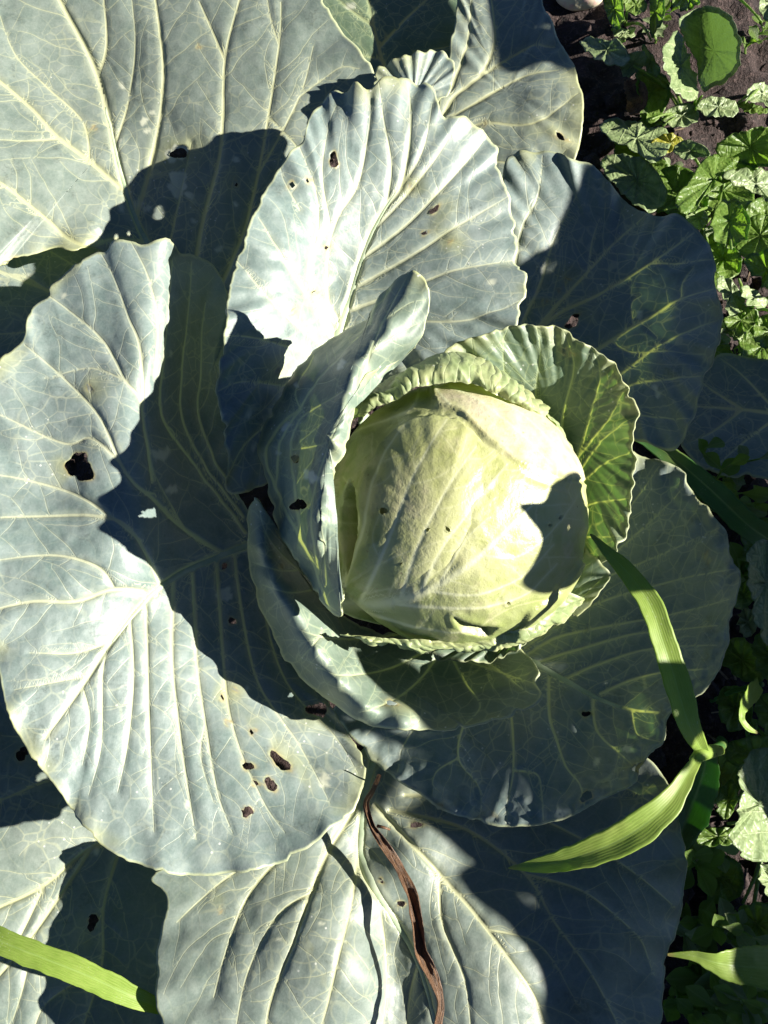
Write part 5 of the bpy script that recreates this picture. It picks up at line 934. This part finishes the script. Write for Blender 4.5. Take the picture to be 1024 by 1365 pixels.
# ------------------------------------------------------------------ the next cabbage in the row, shading this one
def plain_leaf(n=46, m=41):
    u = np.linspace(0, 1, n)[:, None]; v = np.linspace(-1, 1, m)[None, :]
    w = .115 * np.sin(np.clip(u * .93 + .05, 0, 1) ** .62 * math.pi) ** .8 + .010
    X = .30 * u + 0 * v; Y = w * v * (1 + .05 * np.sin(u * 23))
    Z = .055 * np.sin(u * 2.2) + .9 * (Y ** 2) / .115 + .006 * np.sin(u * 21 + v * 4) * np.abs(v) ** 2
    P = np.stack([X / .0006, Y / .0006], -1).reshape(-1, 2)
    veins = [([(0, 0), (250, 2), (480, 0)], 5, 1)] + [([(40 + 62 * k, 0), (95 + 64 * k, sg * 70), (140 + 62 * k, sg * 175)], 2.4, .8) for k in range(6) for sg in (-1, 1)]
    vec, d, w_ = nearest_vein(P, [poly_pts(*q) for q in veins])
    Z = Z + (.0018 * (1 - np.exp(-(d / 14) ** 1.5))).reshape(n, m)
    edge = ((1 - np.abs(v)) * w / .0006 + 0 * u).ravel()
    return np.stack([X, Y, Z], -1).reshape(-1, 3), grid_quads(n, m), {'vn': np.column_stack([vec, d]), 'vw': w_, 'edge': edge, 'scar': np.zeros(n * m), 'tone': np.clip(.5 + fbm(P[:, 0] / 70, P[:, 1] / 70, 3, 3), 0, 1)}
LV, LQ, LA = plain_leaf()
lo_ = new_mesh('leaf', LV, LQ, M_OUTER, attrs=LA); LME = lo_.data; bpy.data.objects.remove(lo_)
def neighbour(label, NB, seed, k=1.0):
    nb = thing('cabbage_plant', label, 'cabbage', NB)
    tube(np.array([[NB[0], NB[1], z] for z in np.linspace(-.02, .2, 8)]), np.full(8, .018), M_RIB, nb, 'stem', np.array(NB), seg=12, up=(1, 0, 0))
    hv, hf = ico(9, .05)
    hd = new_mesh('head', hv * .085, None, M_HEAD, nb, tris=hf, attrs={'vn': np.tile((40., 0, 40), (len(hv), 1)), 'vw': np.ones(len(hv)), 'green': np.full(len(hv), .5), 'cream': np.zeros(len(hv)), 'scar': np.zeros(len(hv))})
    hd.location = (0, 0, .26); hd.modifiers.new('s', 'SUBSURF').render_levels = 2
    rr = random.Random(seed)
    for i in range(15):
        o = bpy.data.objects.new('leaf', LME); COL.objects.link(o); o.parent = nb
        az = i * 2.399 + rr.uniform(-.2, .2); ring = i / 15
        lift = 1.05 - .75 * ring + rr.uniform(-.08, .08)
        o.location = (.02 * math.cos(az), .02 * math.sin(az), .20 - .10 * ring)
        o.rotation_euler = Euler((rr.uniform(-.15, .15), -lift, az)); s_ = (.85 + .35 * ring) * k; o.scale = (s_, s_, s_)
    return nb
nb = neighbour('next cabbage in the row, its dark lower leaf reaching out over the weeds', (0.80, 0.12, 0.0), 8, .92)
nb2 = neighbour('unseen second cabbage added beyond the weeds to shade the lower leaves', (0.80, -0.34, 0.0), 5, .92)  # out-of-view plant added for its shade
for i in (0, 1):                                     # unseen leaves added under the plant to block low sun
    o = bpy.data.objects.new('leaf', LME); COL.objects.link(o); o.parent = cab
    az = i * .70 + .1; o.location = (.02 * math.cos(az), .02 * math.sin(az), .055 + .012 * i); o.rotation_euler = Euler((.05 * i, -.25, az)); o.scale = (.72, .8, .4)
def shade_leaf(parent, pts, z, t, seed):
    """an added, unseen leaf: a wanted shadow outline moved towards the sun"""
    q = catmull(np.array(pts, float), 6, True); rim_ = at(q[:, 0], q[:, 1], np.full(len(q), z)) + SUN * t
    cen = rim_.mean(0); nrm_ = SUN * .8 + np.array([0, 0, .35]); nrm_ /= np.linalg.norm(nrm_)
    tt = ((cen - rim_) @ nrm_) / (SUN @ nrm_); rim_ = rim_ + SUN * tt[:, None]
    n = len(rim_); fs = np.linspace(.03, 1, 12)
    X = cen + (rim_ - cen)[None] * fs[:, None, None]
    X = X - SUN[None, None] * (.03 * fs ** 2)[:, None, None] + SUN[None, None] * (.010 * fbm(X[..., 1] * 25, X[..., 2] * 25, seed, 3))[..., None]
    N_ = n * 12; base = rim_[rim_[:, 2].argmin()]; r0 = np.array(parent.location) + (0, 0, .14)
    side = np.array([0, 1, 0]); upv = np.array([0, 0, 1.0])
    P = np.stack([(X.reshape(-1, 3) - base) @ side, (X.reshape(-1, 3) - base) @ upv], -1) / .0006
    c2 = P[:n * 12].mean(0); ends = P[-n:][::max(1, n // 12)]
    veins = [([(0, 0), tuple(c2), tuple(P[-n:][np.argmax(P[-n:, 1])])], 4, 1)] + [([tuple(c2 * .7), tuple((c2 * .7 + e) / 2 + 6), tuple(e)], 2, .8) for e in ends]
    vec, d, w = nearest_vein(P, [poly_pts(*v) for v in veins])
    ob = new_mesh('leaf', X.reshape(-1, 3), grid_quads(12, n, True), M_OUTER, parent, origin=np.array(parent.location), attrs={'vn': np.column_stack([vec, d]), 'vw': w, 'edge': np.repeat((1 - fs) * 150, n), 'scar': np.zeros(N_), 'tone': np.clip(.5 + fbm(P[:, 0] / 70, P[:, 1] / 70, seed, 3), 0, 1)})
    k_ = np.linspace(0, 1, 12)[:, None]
    tube(r0 + (base - r0) * k_ + upv * (-.03 * np.sin(k_ * math.pi)), np.linspace(.008, .004, 12), M_RIB, ob, 'midrib', np.array(parent.location), seg=8, up=(0.1, 1, .2))
shade_leaf(nb, [(735, 232), (752, 246), (772, 262), (752, 275), (757, 290), (776, 300), (765, 318), (735, 335), (708, 362), (697, 400), (690, 470), (740, 560), (800, 620), (842, 600), (846, 500), (838, 400), (850, 320), (860, 260), (820, 215), (785, 205), (760, 222)], .205, .60, 1)  # added leaves, each shaped by the shadow it has to cast
shade_leaf(nb2, [(650, 920), (680, 860), (730, 790), (790, 720), (830, 660), (862, 680), (868, 760), (860, 840), (800, 920), (752, 960), (742, 1030), (720, 1090), (680, 1120), (650, 1090), (640, 1000)], .195, .62, 2)
shade_leaf(nb2, [(560, 1085), (600, 1105), (660, 1140), (620, 1170), (660, 1225), (690, 1270), (718, 1340), (740, 1430), (770, 1460), (800, 1420), (798, 1300), (796, 1180), (800, 1080), (780, 1030), (720, 1020), (620, 1050)], .150, .66, 3)
shade_leaf(nb2, [(395, 870), (430, 862), (505, 868), (520, 890), (535, 915), (556, 940), (570, 975), (520, 990), (440, 975), (400, 930)], .195, .64, 5)
shade_leaf(nb, [(885, 500), (930, 462), (1000, 452), (1070, 470), (1110, 560), (1080, 640), (1000, 660), (930, 640), (890, 590)], .09, .36, 6)
shade_leaf(nb, [(652, -40), (700, -60), (740, -20), (770, 50), (775, 90), (745, 108), (720, 86), (690, 96), (668, 80), (655, 40)], .187, .64, 4)
# its leaf that shows beyond the margin
leaf(nb, [(905, 520, .085), (925, 490, .090), (960, 474, .092), (1000, 478, .095), (1060, 490, .10), (1100, 560, .11), (1080, 640, .11), (1010, 640, .098), (950, 630, .09), (912, 600, .085), (900, 560, .083)], [(990, 550, .086)], (990, 555),
     [V([(1100, 560), (1030, 550), (985, 545), (910, 540)], 3.5, 1), V([(1040, 552), (990, 500), (960, 478)]), V([(1040, 552), (990, 590), (950, 625)]), V([(990, 545), (950, 520), (925, 500)]), V([(990, 545), (950, 575), (915, 590)])], seed=99, step=5, label='dark lower leaf')

# unseen leaf added to the pale weed, outlined to cast the head's shadow patch
def on_head(q):
    d = ray(q[:, 0], q[:, 1]); d /= np.linalg.norm(d, axis=1)[:, None]; oc = CAM - HC
    b = (d * oc).sum(1); disc = np.maximum(b * b - (oc @ oc - HR * HR), 0); return CAM + d * (-b - np.sqrt(disc))[:, None]
sh = np.array([(690, 778), (708, 748), (716, 716), (700, 690), (688, 674), (704, 670), (722, 668), (732, 648), (752, 632), (768, 632), (776, 660), (784, 690), (786, 722), (775, 752), (752, 780), (720, 792)], float)
sh = np.vstack([catmull(sh, 5, True)])
rim_ = on_head(sh) + SUN * .34; cen = rim_.mean(0)
pl = rim_ - ((rim_ - cen) @ SUN)[:, None] * SUN * .85
ringn = len(pl); rows = [cen + (pl - cen) * f + SUN * (.006 * (1 - f * f) + .0) for f in (.02, .25, .5, .75, 1.0)]
hw_ = new_mesh('leaf', np.vstack(rows), grid_quads(5, ringn, True), M_WEED_GR, w7, origin=np.array(w7.location), attrs={'vn': np.tile((40., 0, 40), (ringn * 5, 1)), 'vw': np.ones(ringn * 5)})
wr = np.array(w7.location); kk = np.linspace(0, 1, 14)[:, None]; ft = pl[pl[:, 2].argmin()]
tube(wr + (ft - wr) * kk + np.array([.03, 0, 0]) * np.sin(kk * math.pi), np.linspace(.0035, .0016, 14), M_WEED, hw_, 'stalk', wr, seg=7, up=(.3, 1, .1))
